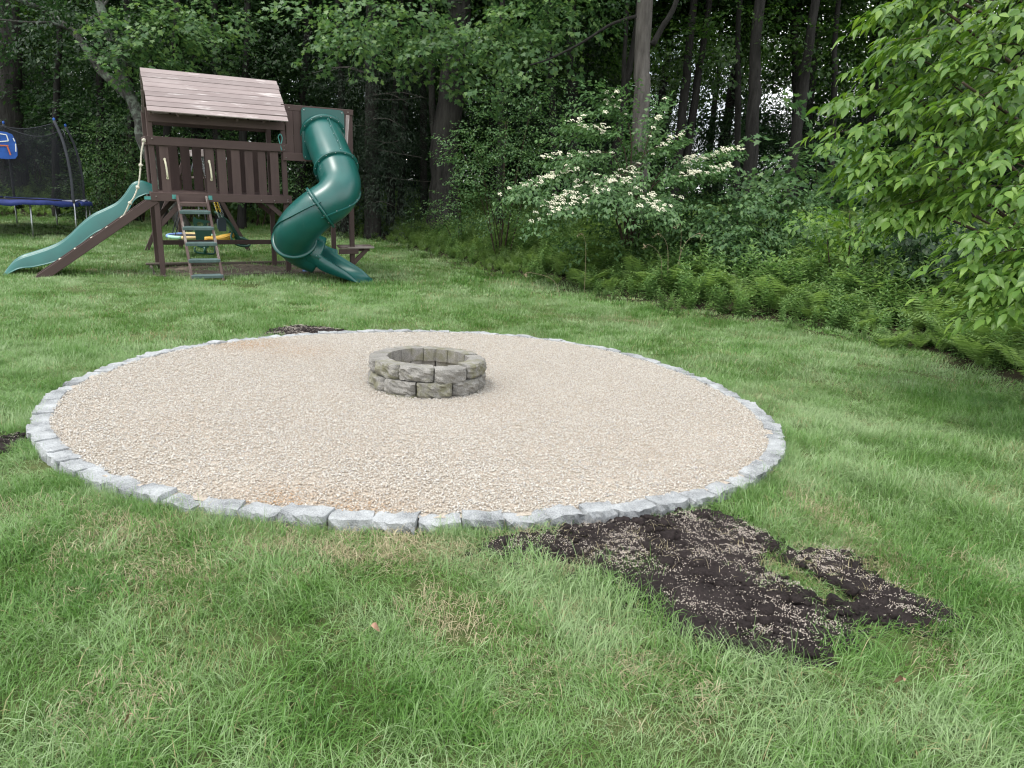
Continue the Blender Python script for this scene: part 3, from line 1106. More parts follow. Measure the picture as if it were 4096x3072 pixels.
# ------------------------------------------------------------------ soil patches with seed mulch
def soil_patches():
    labels = ["large patch of fresh black topsoil with pale seed mulch in the front lawn",
              "small strip of dark topsoil behind the far edging stones",
              "small dark topsoil patch at the left side of the ring"]
    clodV, clodT = ico(2)
    clods = []
    for k in range(5):
        rg = np.random.default_rng(700 + k)
        V = clodV * (1 + 0.22 * np.sin(clodV[:, :1] * 3 + k) * np.cos(clodV[:, 1:2] * 4 + 2 * k) + 0.09 * rg.standard_normal((len(clodV), 1)))
        V = V * [1, 0.85, 0.62]
        clods.append(mesh_tri(f"clod_{k}", V, clodT, MAT["soil"]))
    pel = []
    pV, pT = ico(1)
    for k in range(4):
        rg = np.random.default_rng(720 + k)
        pel.append(mesh_tri(f"pellet_{k}", pV * [1.0, 0.62, 0.5] * (1 + 0.12 * rg.standard_normal((len(pV), 1))), pT, MAT["pellet"]))
    CP, CS, PP, PS = [], [], [], []
    for poly, lab in zip(SOILS, labels):
        lo, hi = poly.min(0) - 0.1, poly.max(0) + 0.1
        st = 0.035
        xs, ys = np.arange(lo[0], hi[0], st), np.arange(lo[1], hi[1], st)
        X, Y = np.meshgrid(xs, ys, indexing="ij")
        X = X + RNG.normal(0, 0.006, X.shape)
        Y = Y + RNG.normal(0, 0.006, Y.shape)
        ins = inside(poly, X, Y)
        dd = dist_line(poly, X, Y, True)
        th = np.arctan2(Y - RING_C[1], X - RING_C[0])
        dr = np.hypot(X - RING_C[0], Y - RING_C[1]) - ring_r(th)
        sd = np.where(ins, dd, -dd)
        bump = 0.010 * (np.sin(X * 9 + 2 * np.sin(Y * 7)) * np.sin(Y * 11 + X * 3)) + RNG.normal(0, 0.005, X.shape)
        Z = gz(X.ravel(), Y.ravel()).reshape(X.shape) + np.clip(sd * 0.4, -0.05, 0.038) + bump * 1.1
        if poly is SOIL_MAIN:
            isl = inside(GRASS_ISLAND, X, Y)
            Z = np.where(isl, Z - 0.03, Z)
        ok = (sd > -0.05)
        n = np.full(X.shape, -1)
        n[ok] = np.arange(ok.sum())
        V = np.column_stack([X[ok], Y[ok], Z[ok]])
        a, b, c, d = n[:-1, :-1], n[1:, :-1], n[1:, 1:], n[:-1, 1:]
        k = (a >= 0) & (b >= 0) & (c >= 0) & (d >= 0)
        T = np.vstack([np.column_stack([a[k], b[k], c[k]]), np.column_stack([a[k], c[k], d[k]])])
        o = obj("soil_patch", mesh_tri("soil_patch", V, T, MAT["soil"], True))
        kind(o, "stuff", lab)
        area = ok.sum() * st * st
        # clods
        m = int(area * 700)
        x, y = RNG.uniform(lo[0], hi[0], m * 3), RNG.uniform(lo[1], hi[1], m * 3)
        dd = dist_line(poly, x, y, True)
        k = inside(poly, x, y) | (dd < 0.03)
        if poly is SOIL_MAIN:
            k &= ~inside(GRASS_ISLAND, x, y)
        x, y, dd = x[k], y[k], dd[k]
        s = np.clip(RNG.lognormal(math.log(0.010), 0.55, len(x)), 0.004, 0.045)
        CP.append(np.column_stack([x, y, gz(x, y) + np.clip(dd * 0.4, 0, 0.034) + 0.003]))
        CS.append(s)
        m = int(area * 30000)
        x, y = RNG.uniform(lo[0], hi[0], m * 2), RNG.uniform(lo[1], hi[1], m * 2)
        k = inside(poly, x, y)
        if poly is SOIL_MAIN:
            k &= ~inside(GRASS_ISLAND, x, y)
        x, y = x[k], y[k]
        cl = (np.sin(x * 7 + 1.5 * np.sin(y * 5)) * np.sin(y * 8 + 1.3 * np.sin(x * 6 + 2)) + 0.6 * np.sin(x * 17 + y * 9) * np.sin(y * 15 - x * 4))
        p = np.clip(0.30 + 0.45 * cl, 0.07, 0.95)
        p *= np.clip(dist_line(poly, x, y, True) / 0.12, 0.15, 1)
        k = RNG.uniform(size=len(x)) < p
        x, y = x[k], y[k]
        # ride on the soil's surface
        fx = np.clip(((x - lo[0]) / st).astype(int), 0, X.shape[0] - 1)
        fy = np.clip(((y - lo[1]) / st).astype(int), 0, X.shape[1] - 1)
        PP.append(np.column_stack([x, y, Z[fx, fy] + 0.007]))
        PS.append(RNG.uniform(0.0015, 0.0034, len(x)))
    CP, CS, PP, PS = np.vstack(CP), np.concatenate(CS), np.vstack(PP), np.concatenate(PS)
    o = scatter("soil_clods", clods, CP, RNG.uniform(-1, 1, (len(CP), 3)) * [0.4, 0.4, 3.1], np.repeat(CS[:, None], 3, 1), RNG.integers(0, 5, len(CP)))
    o["label"] = "black crumbs and clods lying on the fresh topsoil"
    o = scatter("seed_mulch", pel, PP, RNG.uniform(-1, 1, (len(PP), 3)) * [0.6, 0.6, 3.1], np.repeat(PS[:, None], 3, 1), RNG.integers(0, 4, len(PP)))
    o["label"] = "pale seed mulch pellets sprinkled over the black soil"


soil_patches()


# ------------------------------------------------------------------ play set
def play_set():
    ps = thing("play_set", "brown timber play tower with pink-faded board roof, slatted rail and higher side platform", "play set")
    ps.matrix_world = PSM
    wd = MAT["wood"]
    W, E, D = W_, E_, D_
    p = 0.088
    zdt, zdb, zrt, zrb = 1.522, 1.375, 2.464, 2.317
    # posts
    for x, y, z1 in ((0, 0.045, 2.93), (W, 0.045, 2.93), (0, D - 0.02, 2.93), (W, D - 0.02, 2.93), (W + E, 0.045, 3.06), (W + E, D - 0.02, 3.06)):
        box("post", (x - p / 2, y - p / 2, -0.12), (x + p / 2, y + p / 2, z1), ps, wd)
    # deck frame and deck boards
    box("deck_beam", (-0.085, -0.042, zdb), (W + 0.1, -0.002, zdt), ps, wd)
    box("deck_beam", (-0.085, D + 0.026, zdb), (W + 0.1, D + 0.064, zdt), ps, wd)
    box("deck_beam", (-0.085, 0.0, zdb), (-0.047, D + 0.022, zdt), ps, wd)
    box("deck_beam", (W + 0.047, 0.0, zdb), (W + 0.085, D + 0.022, zdt), ps, wd)
    for k in range(10):
        y0 = 0.005 + k * (D / 10)
        box("deck_board", (-0.04, y0, zdt - 0.035), (W + 0.04, y0 + D / 10 - 0.008, zdt - 0.008), ps, wd)
    # rails
    front = beam("railing", (-0.06, -0.022, (zrt + zrb) / 2), (W + 0.06, -0.022, (zrt + zrb) / 2), 0.04, zrt - zrb, ps, wd)
    back = beam("railing", (-0.05, D + 0.045, (zrt + zrb) / 2), (W + 0.06, D + 0.045, (zrt + zrb) / 2), 0.04, zrt - zrb, ps, wd)
    box("railing", (-0.085, 0.0, zrb), (-0.047, D, zrt), ps, wd)
    for x0, x1 in ((0.115, 0.262), (0.855, 1.005), (1.06, 1.205), (1.297, 1.447), (1.53, 1.675), (1.765, 1.905), (1.985, 2.135)):
        jz = RNG.normal(0, 0.006)
        box("slat", (x0, 0.002, zdt - 0.03), (x1, 0.028, zrb + 0.03 + jz), ps, wd, 0.004)
    for k in range(9):
        x0 = 0.15 + k * 0.212
        box("slat", (x0, D - 0.02, zdt - 0.03), (x0 + 0.168, D + 0.006, zrb + 0.03), ps, wd, 0.004)
    for k in range(3):
        y0 = 0.98 + k * 0.13
        box("slat", (-0.042, y0, zdt - 0.03), (-0.018, y0 + 0.10, zrb + 0.03), ps, wd, 0.004)
    # bolts on the beams
    def bolt(x, z, y=-0.044, r=0.017):
        V, T = ico(1)
        o = obj("bolt", mesh_tri("bolt", V * [r, r * 0.35, r], T, MAT["bolt"], True), ps, (x, y, z))
    for x, z in ((0.0, 1.45), (0.86, 1.41), (1.78, 1.42), (2.02, 1.42), (2.27, 1.44), (2.27, 1.405), (0.02, 2.42), (2.24, 2.42), (2.24, 2.35)):
        bolt(x, z)
    # hand grips
    for x in (0.19, 0.915):
        P = smooth_path([(x, 0.0, 2.08), (x + 0.004, -0.045, 2.05), (x + 0.015, -0.055, 1.93), (x + 0.02, -0.045, 1.81), (x + 0.022, 0.0, 1.775)], 14)
        g = tube_obj("hand_grip", P, 0.016, ps, MAT["grip"], 8)
        for z, xx in ((2.085, x), (1.77, x + 0.022)):
            V, T = ico(1)
            obj("grip_plate", mesh_tri("grip_plate", V * [0.026, 0.008, 0.03], T, MAT["grip"], True), g, (xx, -0.004, z))
    # roof: nine boards on each slope over rafters
    ey, ez, ry, rz = -0.35, 2.858, 0.548, 3.597
    roof = bpy.data.objects.new("roof", None)
    link(roof, ps)
    nb = 9
    d = Vector((0, ry - ey, rz - ez))
    nrm = Vector((0, -d.z, d.y)).normalized()
    for k in range(nb):
        a, b = k / nb, (k + 1) / nb
        m = (a + b) / 2
        c = Vector((0, ey, ez)) + d * m
        j = RNG.normal(0, 0.0025)
        xl, xr = -0.03 + RNG.normal(0, 0.004), W + 0.03 + RNG.normal(0, 0.004)
        sag = -0.012 if k == 0 else 0
        beam("roof_board", (xl, c.y + nrm.y * j, c.z + nrm.z * j + sag * 0.3), (xr, c.y + nrm.y * j, c.z + nrm.z * j + sag), d.length / nb - 0.007, 0.021, roof, MAT["roof"], nrm, 0.003)
        c2 = Vector((0, 2 * ry - c.y, c.z))
        beam("roof_board", (xl, c2.y, c2.z), (xr, c2.y, c2.z), d.length / nb - 0.007, 0.021, roof, MAT["roof"], (0, -nrm.y, nrm.z), 0.003)
    for x in (0.02, 0.44, 0.92, 1.40, 1.85, W - 0.02):
        for s in (1, -1):
            a = Vector((x, ry + s * (ey - ry) * 0.97, ez)) - Vector((0, s * nrm.y, nrm.z)) * 0.05
            b = Vector((x, ry - s * 0.005, rz)) - Vector((0, s * nrm.y, nrm.z)) * 0.05
            beam("rafter", a, b, 0.036, 0.075, roof, wd, (0, s * nrm.y, nrm.z))
    box("header", (-0.02, -0.022, 2.70), (W + 0.02, 0.0, 2.84), ps, wd)
    box("header", (-0.02, D + 0.026, 2.70), (W + 0.02, D + 0.05, 2.84), ps, wd)
    # knee braces
    for x, s in ((0, 1), (W, -1)):
        for y in (0.045, D - 0.02):
            beam("knee_brace", (x + s * 0.03, y, 0.95 if s > 0 else 1.1), (x + s * (0.46 if s > 0 else 0.38), y, zdb + 0.03), 0.085, 0.036, ps, wd, (0, 1, 0))
    box("cross_bar", (0.045, D - 0.04, 0.46), (W - 0.045, D, 0.55), ps, wd)
    # higher side platform with boarded front
    box("top_rail", (W - 0.02, -0.022, 3.062), (W + E + 0.05, 0.016, 3.164), ps, wd)
    box("lower_rail", (W - 0.03, -0.062, 2.165), (W + E + 0.05, -0.024, 2.312), ps, wd)
    box("top_rail", (W + E - 0.02, 0.09, 3.062), (W + E + 0.02, D, 3.162), ps, wd)
    box("lower_rail", (W + E - 0.02, 0.09, 2.165), (W + E + 0.02, D, 2.31), ps, wd)
    box("top_rail", (W - 0.02, D, 3.062), (W + E + 0.05, D + 0.038, 3.164), ps, wd)
    for k in range(9):
        x0 = W + 0.052 + k * 0.136
        if x0 + 0.13 > W + E + 0.03:
            break
        box("panel_board", (x0, -0.018, 2.25), (x0 + 0.131, 0.006, 3.06), ps, wd, 0.003)
    for k in range(6):
        y0 = 0.02 + k * 0.225
        box("platform_board", (W + 0.05, y0, 2.29), (W + E + 0.04, y0 + 0.215, 2.312), ps, wd)
    # board leaning inside the side platform
    beam("panel_board", (W + E - 0.12, -0.03, 2.35), (W + E - 0.06, -0.028, 3.06), 0.07, 0.02, ps, MAT["roof"], (0, 1, 0))
    for bx in (W + 0.12, W + E - 0.05):
        bolt(bx, 3.11, -0.024)
    bolt(W + 0.02, 2.21, -0.064)
    # bench on the right posts
    for k in range(3):
        y0 = -0.02 + k * 0.16
        box("bench_board", (3.27 + 0.03 * k, y0, 0.505), (3.98 + 0.02 * k, y0 + 0.152, 0.54), ps, MAT["ladder"])
    box("bench_support", (3.24, -0.045, 0.40), (3.64, -0.003, 0.50), ps, wd)
    beam("bench_brace", (3.54, 0.02, 0.2), (3.88, 0.10, 0.50), 0.04, 0.085, ps, wd)
    box("bench_support", (3.6, 0.1, 0.44), (3.92, 0.14, 0.50), ps, wd)
    # ladder
    yt, yb = -0.075, -0.70
    lad = bpy.data.objects.new("ladder", None)
    link(lad, ps)
    L0, L1 = Vector((0.335, yt, 1.47)), Vector((0.43, yb, -0.1))
    R0, R1 = Vector((0.815, yt, 1.47)), Vector((0.94, yb, -0.1))
    for a, b in ((L0, L1), (R0, R1)):
        beam("ladder_rail", a, b, 0.042, 0.085, lad, MAT["ladder"], (0, -1, 0.4))
    for f in (0.17, 0.345, 0.515, 0.695, 0.865):
        a, b = L0.lerp(L1, f), R0.lerp(R1, f)
        beam("ladder_tread", a + Vector((-0.012, -0.015, 0)), b + Vector((0.012, -0.015, 0)), 0.10, 0.058, lad, MAT["tread"], (0, -0.15, 1))
    a, b = L0.lerp(L1, 0.085), R0.lerp(R1, 0.085)
    beam("ladder_tread", a, b, 0.06, 0.075, lad, MAT["ladder"], (0, -0.2, 1))
    for x in (0.255, 0.855):
        box("bracket", (x, -0.052, 1.415), (x + 0.065, -0.044, 1.49), lad, MAT["teal"], 0.002)
    # wavy slide
    ws = bpy.data.objects.new("wave_slide", None)
    link(ws, ps)
    yc, hw = 0.62, 0.24
    top = smooth_path([(0.06, 1.60), (-0.06, 1.655), (-0.19, 1.69), (-0.33, 1.63), (-0.46, 1.45), (-0.60, 1.30), (-0.80, 1.185), (-1.0, 1.08), (-1.2, 0.92), (-1.38, 0.74),
                       (-1.55, 0.60), (-1.75, 0.50), (-2.0, 0.41), (-2.18, 0.345), (-2.32, 0.24), (-2.44, 0.08), (-2.50, 0.0)], 60)
    dep = np.interp(top[:, 0], [-2.5, -2.3, -2.0, -1.4, -0.6, -0.2, 0.06], [0.02, 0.12, 0.20, 0.27, 0.30, 0.24, 0.10])
    bed = np.interp(top[:, 0], [-2.5, -2.3, -2.0, -1.0, 0.06], [0.012, 0.07, 0.10, 0.12, 0.08])
    rows = []
    for (x, z), dd, bb in zip(top, dep, bed):
        sec = [(-hw - 0.035, z - dd), (-hw - 0.03, z - dd + 0.02), (-hw, z - 0.02), (-hw + 0.015, z), (-hw + 0.045, z - 0.008), (-hw + 0.06, z - bb), (0, z - bb - 0.015), (hw - 0.06, z - bb), (hw - 0.045, z - 0.008), (hw - 0.015, z), (hw, z - 0.02), (hw + 0.03, z - dd + 0.02), (hw + 0.035, z - dd)]
        # the flared bottom lip of each side
        sec = [(-hw - 0.06, z - dd - 0.004)] + sec + [(hw + 0.06, z - dd - 0.004)]
        rows.append([(x, yc + a, c) for a, c in sec])
    rows = np.array(rows)
    n, m = rows.shape[:2]
    V = rows.reshape(-1, 3)
    Q = [(i * m + j, (i + 1) * m + j, (i + 1) * m + j + 1, i * m + j + 1) for i in range(n - 1) for j in range(m - 1)]
    me = mesh_py("slide_bed", V, Q, MAT["wave"], True)
    o = obj("slide_bed", me, ws)
    so = o.modifiers.new("thick", "SOLIDIFY")
    so.thickness, so.offset = 0.012, 0
    # climbing ramp in front of it
    rp = bpy.data.objects.new("climbing_ramp", None)
    link(rp, ps)
    r0, r1 = Vector((-0.02, 0.0, 1.40)), Vector((-2.02, 0.0, -0.04))
    dr = (r1 - r0).normalized()
    up = Vector((-dr.z, 0, dr.x)) * -1 if False else Vector((dr.z, 0, -dr.x))
    if up.z < 0:
        up = -up
    for y in (0.0, 0.30):
        beam("ramp_stringer", r0 + Vector((0, y, 0)), r1 + Vector((0, y, 0)), 0.038, 0.145, rp, wd, up)
    for k in range(9):
        c = r0.lerp(r1, 0.06 + 0.108 * k)
        beam("ramp_board", c + Vector((0, 0.022, 0)) + up * 0.02, c + Vector((0, 0.278, 0)) + up * 0.02, 0.22, 0.025, rp, wd, up)
    box("bracket", (-0.19, -0.03, 1.395), (-0.06, -0.022, 1.45), rp, MAT["teal"], 0.002)
    # tube slide
    ts = bpy.data.objects.new("tube_slide", None)
    link(ts, ps)
    gm = MAT["green"]
    path = [(2.98, 0.03, 2.70), (2.985, -0.42, 2.38), (3.0, -0.83, 2.06), (2.985, -1.12, 1.78), (2.80, -1.30, 1.54), (2.47, -1.26, 1.30), (2.23, -1.06, 1.02),
            (2.20, -0.76, 0.76), (2.40, -0.58, 0.58), (2.68, -0.62, 0.45)]
    P = smooth_path(path, 91)
    R = np.full(len(P), 0.365)
    Vt, Tt = tube(P, R, 40, False)
    cuts = [0, 20, 47, 70, 90]
    T_, U_, B_ = frames(P)
    for k in range(4):
        a, b = cuts[k], cuts[k + 1]
        seg = 40
        Vk = Vt[a * seg:(b + 1) * seg]
        nk = b - a
        i, j = np.meshgrid(np.arange(nk), np.arange(seg), indexing="ij")
        q0, q1 = (i * seg + j).ravel(), (i * seg + (j + 1) % seg).ravel()
        Tk = np.vstack([np.column_stack([q0, q1, q1 + seg]), np.column_stack([q0, q1 + seg, q0 + seg])])
        so_ = obj("tube_section", mesh_tri("tube_section", Vk, Tk, gm, True), ts)
        md = so_.modifiers.new("thick", "SOLIDIFY")
        md.thickness = 0.012
        # moulded seam flange running along each half shell
        ang0 = {0: 0.0, 1: 0.0, 2: 0.0, 3: 0.0}[k]
        for side in (1, -1):
            if k == 0:
                dirv = np.array([0.10 * side, 0, 1.0]) if side > 0 else np.array([0, 0, -1.0])
            else:
                dirv = None
            ribs = []
            for q in range(a, b + 1):
                if dirv is not None:
                    v = dirv - (dirv @ T_[q]) * T_[q]
                else:
                    hz = np.cross(T_[q], [0, 0, 1.0])
                    hz /= np.linalg.norm(hz)
                    lift = {1: -0.45, 2: 0.35, 3: 0.0}[k]
                    v = (-hz + np.array([0, 0, lift])) * side
                v = v / np.linalg.norm(v)
                w = np.cross(T_[q], v)
                c0 = P[q] + v * 0.355
                c1 = P[q] + v * 0.398
                ribs.append([c0 + w * 0.012, c1 + w * 0.010, c1 - w * 0.010, c0 - w * 0.012])
            ribs = np.array(ribs)
            nn = len(ribs)
            V = ribs.reshape(-1, 3)
            Q = [(i * 4 + j, i * 4 + (j + 1) % 4, (i + 1) * 4 + (j + 1) % 4, (i + 1) * 4 + j) for i in range(nn - 1) for j in range(4)]
            Q += [(3, 2, 1, 0), tuple((nn - 1) * 4 + j for j in range(4))]
            obj("seam_flange", mesh_py("seam_flange", V, Q, gm, False), ts)
            for q in range(a + 2, b - 1, 4):
                bp = ribs[q - a].mean(0)
                nv = (ribs[q - a][1] - ribs[q - a][2])
                nv /= np.linalg.norm(nv)
                if k == 0 and side < 0:
                    continue
                V2, T2 = ico(1)
                obj("bolt", mesh_tri("bolt", V2 * 0.011, T2, MAT["chain"], True), ts, bp + nv * 0.012 * (1 if side > 0 else -1))
    for q, rad in ((1, 0.43), (20, 0.415), (47, 0.412), (70, 0.41)):
        Pc = np.array([P[q] - T_[q] * 0.022, P[q] - T_[q] * 0.021, P[q] + T_[q] * 0.021, P[q] + T_[q] * 0.022])
        V, T = tube(Pc, [0.36, rad, rad, 0.36], 40, False)
        obj("flange_ring", mesh_tri("flange_ring", V, T, gm), ts)
        for kb in range(14):
            a = kb / 14 * 2 * math.pi
            bp = P[q] + (U_[q] * math.cos(a) + B_[q] * math.sin(a)) * (rad - 0.022) + T_[q] * 0.024
            V2, T2 = ico(1)
            obj("bolt", mesh_tri("bolt", V2 * 0.011, T2, MAT["chain"], True), ts, bp)
    # entrance panel: a rounded green plate with a round hole
    cx, cz, hx, hz, rc, ho = 2.985, 2.665, 0.405, 0.47, 0.06, 0.36
    n = 64
    V, Q = [], []
    for y in (-0.03, -0.075):
        for ringk in (0, 1):
            for t in range(n):
                a = 2 * math.pi * t / n
                if ringk == 0:
                    V.append((cx + ho * math.cos(a), y, cz + ho * math.sin(a)))
                else:
                    cxx, czz = math.cos(a), math.sin(a)
                    s = min(hx / abs(cxx) if abs(cxx) > 1e-6 else 9, hz / abs(czz) if abs(czz) > 1e-6 else 9)
                    X, Zz = s * cxx, s * czz
                    X = math.copysign(min(abs(X), hx), X)
                    kx, kz = max(abs(X) - (hx - rc), 0), max(abs(Zz) - (hz - rc), 0)
                    if kx > 0 and kz > 0:
                        f = rc / max(math.hypot(kx, kz), rc)
                        X = math.copysign(hx - rc + kx * f, X)
                        Zz = math.copysign(hz - rc + kz * f, Zz)
                    V.append((cx + X, y, cz + Zz))
    for t in range(n):
        u = (t + 1) % n
        Q.append((t, n + t, n + u, u))
        Q.append((2 * n + t, 2 * n + u, 3 * n + u, 3 * n + t))
        Q.append((n + t, 3 * n + t, 3 * n + u, n + u))
        Q.append((t, u, 2 * n + u, 2 * n + t))
    obj("entrance_panel", mesh_py("entrance_panel", V, Q, gm), ts)
    for sx in (-1, 1):
        for sz in (-1, -0.33, 0.33, 1):
            if abs(sz) < 0.5 and sx > 0:
                continue
            V2, T2 = ico(1)
            obj("bolt", mesh_tri("bolt", V2 * 0.013, T2, MAT["chain"], True), ts, (cx + sx * 0.36, -0.078, cz + sz * 0.42))
    # exit chute: a trough that opens out of the tube and flares to the lip
    cp = smooth_path([(2.46, -0.58, 0.36), (2.72, -0.66, 0.23), (2.98, -0.86, 0.13), (3.2, -1.06, 0.07), (3.36, -1.22, 0.035)], 22)
    rows = []
    for i, c in enumerate(cp):
        f = i / (len(cp) - 1)
        t = cp[min(i + 1, len(cp) - 1)] - cp[max(i - 1, 0)]
        t[2] = 0
        t /= np.linalg.norm(t)
        s = np.array([-t[1], t[0], 0])
        wdt = 0.335 - 0.06 * f
        hgt = 0.34 * (1 - f) ** 1.2 + 0.085 * (1 - f ** 6) + 0.02
        row = []
        for u in np.linspace(-1, 1, 17):
            prof = abs(u) ** 3
            row.append(c + s * wdt * (u if abs(u) < 0.9 else math.copysign(0.9 + (abs(u) - 0.9) * 0.4, u)) + np.array([0, 0, hgt * prof]))
        # rolled outer lips
        row = [row[0] - s * 0.03 - np.array([0, 0, 0.012]), row[0] - s * 0.035 - np.array([0, 0, min(hgt, c[2] + hgt) * 0.9])][::-1] + row + [row[-1] + s * 0.03 - np.array([0, 0, 0.012]), row[-1] + s * 0.035 - np.array([0, 0, min(hgt, c[2] + hgt) * 0.9])]
        rows.append(row)
    # rounded nose
    end = rows[-1]
    t = cp[-1] - cp[-2]
    t[2] = 0
    t /= np.linalg.norm(t)
    for dx, dz in ((0.035, -0.008), (0.055, -0.04), (0.05, -0.10)):
        rows.append([q + t * dx + np.array([0, 0, dz]) * (1 if k in range(1, len(end) - 1) else 1) for k, q in enumerate(end)])
    rows = np.array(rows)
    n, m = rows.shape[:2]
    Q = [(i * m + j, (i + 1) * m + j, (i + 1) * m + j + 1, i * m + j + 1) for i in range(n - 1) for j in range(m - 1)]
    o = obj("exit_chute", mesh_py("exit_chute", rows.reshape(-1, 3), Q, gm, True), ts)
    md = o.modifiers.new("thick", "SOLIDIFY")
    md.thickness, md.offset = 0.014, 0
    # curved side guard standing up on the far side where the tube opens
    gp = []
    for i, f in enumerate(np.linspace(0, 1, 9)):
        c = np.array([2.66, -0.40, 0.2]) * (1 - f) + np.array([3.08, -0.52, 0.12]) * f
        for k, h in enumerate((0.0, 0.2, 0.42 + 0.16 * (1 - f) ** 2)):
            gp.append(c + np.array([0, 0.05 * math.sin(math.pi * f) + 0.02 * k, h]))
    Q = [(i * 3 + j, (i + 1) * 3 + j, (i + 1) * 3 + j + 1, i * 3 + j + 1) for i in range(8) for j in range(2)]
    o = obj("side_guard", mesh_py("side_guard", gp, Q, gm, True), ts)
    o.modifiers.new("thick", "SOLIDIFY").thickness = 0.014
    # swing beam with its A-frame
    sb = bpy.data.objects.new("swing_frame", None)
    link(sb, ps)
    yb2 = 4.15
    beam("swing_beam", (1.05, D + 0.05, 2.24), (1.05, yb2 + 0.1, 2.24), 0.09, 0.14, sb, MAT["roof"])
    for sx in (-1, 1):
        beam("frame_leg", (1.05 + sx * 0.06, yb2, 2.3), (1.05 + sx * 1.18, yb2 + 0.02, -0.1), 0.09, 0.09, sb, wd, (0, 1, 0))
        beam("frame_leg", (1.05 + sx * 0.28, yb2 + 0.06, 1.85), (1.05 + sx * 0.36, yb2 + 0.5, -0.1), 0.09, 0.09, sb, wd, (0, 1, 0))
    for z, q in ((0.55, 0.42), (0.95, 0.3), (1.35, 0.22), (1.7, 0.14)):
        tube_obj("rung", [(0.70, yb2 + q, z), (1.40, yb2 + q, z)], 0.022, sb, MAT["ladder"], 8)
    beam("frame_brace", (0.62, yb2 - 0.03, 1.2), (1.48, yb2 - 0.03, 1.2), 0.035, 0.09, sb, wd)
    for x0, y0, x1, y1, z in ((0.8, 0.9, 0.8, 0.3, 0.9),):
        pass
    return ps


play_set()


def chain(name, a, b, parent, mat, link_len=0.045, r=0.005, w=0.013):
    """a chain of welded links from a to b, each second link turned a quarter"""
    a, b = np.asarray(a, float), np.asarray(b, float)
    L = np.linalg.norm(b - a)
    n = max(2, int(L / (link_len * 0.75)))
    d = (b - a) / L
    u = np.cross(d, [0.3, 1, 0.1])
    u /= np.linalg.norm(u)
    v = np.cross(d, u)
    parts = []
    for k in range(n):
        c = a + (b - a) * ((k + 0.5) / n)
        s = u if k % 2 else v
        h = link_len / 2
        pts = [c + d * h * math.cos(t) + s * w * math.sin(t) for t in np.linspace(0, 2 * math.pi, 7)]
        parts.append(tube(np.array(pts), r, 4, False))
    V, T = join(parts)
    return obj(name, mesh_tri(name, V, T, mat, True), parent)


def PSL(name, label, cat, loc=(0, 0, 0), group=None):
    o = thing(name, label, cat, (0, 0, 0), (0, 0, 0), group)
    o.matrix_world = PSM @ Matrix.Translation(Vector(loc))
    return o


def slab(name, outline, thick, parent, mat, holes=(), M4=None):
    """a flat moulded panel: outline in (u,v), extruded; the holes are open"""
    import bmesh
    bm = bmesh.new()
    loops = []
    for pts in (outline, *holes):
        vs_ = [bm.verts.new((p[0], 0, p[1])) for p in pts]
        loops += [bm.edges.new((vs_[i], vs_[(i + 1) % len(vs_)])) for i in range(len(vs_))]
    bmesh.ops.triangle_fill(bm, use_beauty=True, use_dissolve=False, edges=loops)
    r = bmesh.ops.extrude_face_region(bm, geom=list(bm.faces))
    bmesh.ops.translate(bm, verts=[e for e in r["geom"] if isinstance(e, bmesh.types.BMVert)], vec=(0, thick, 0))
    bmesh.ops.recalc_face_normals(bm, faces=bm.faces)
    me = bpy.data.meshes.new(name)
    bm.to_mesh(me)
    bm.free()
    me.materials.append(mat)
    o = obj(name, me, parent)
    if M4 is not None:
        o.matrix_local = M4
    return o


def oval(cx, cy, rx, ry, n=12):
    return [(cx + rx * math.cos(t), cy + ry * math.sin(t)) for t in np.linspace(0, 2 * math.pi, n, endpoint=False)]


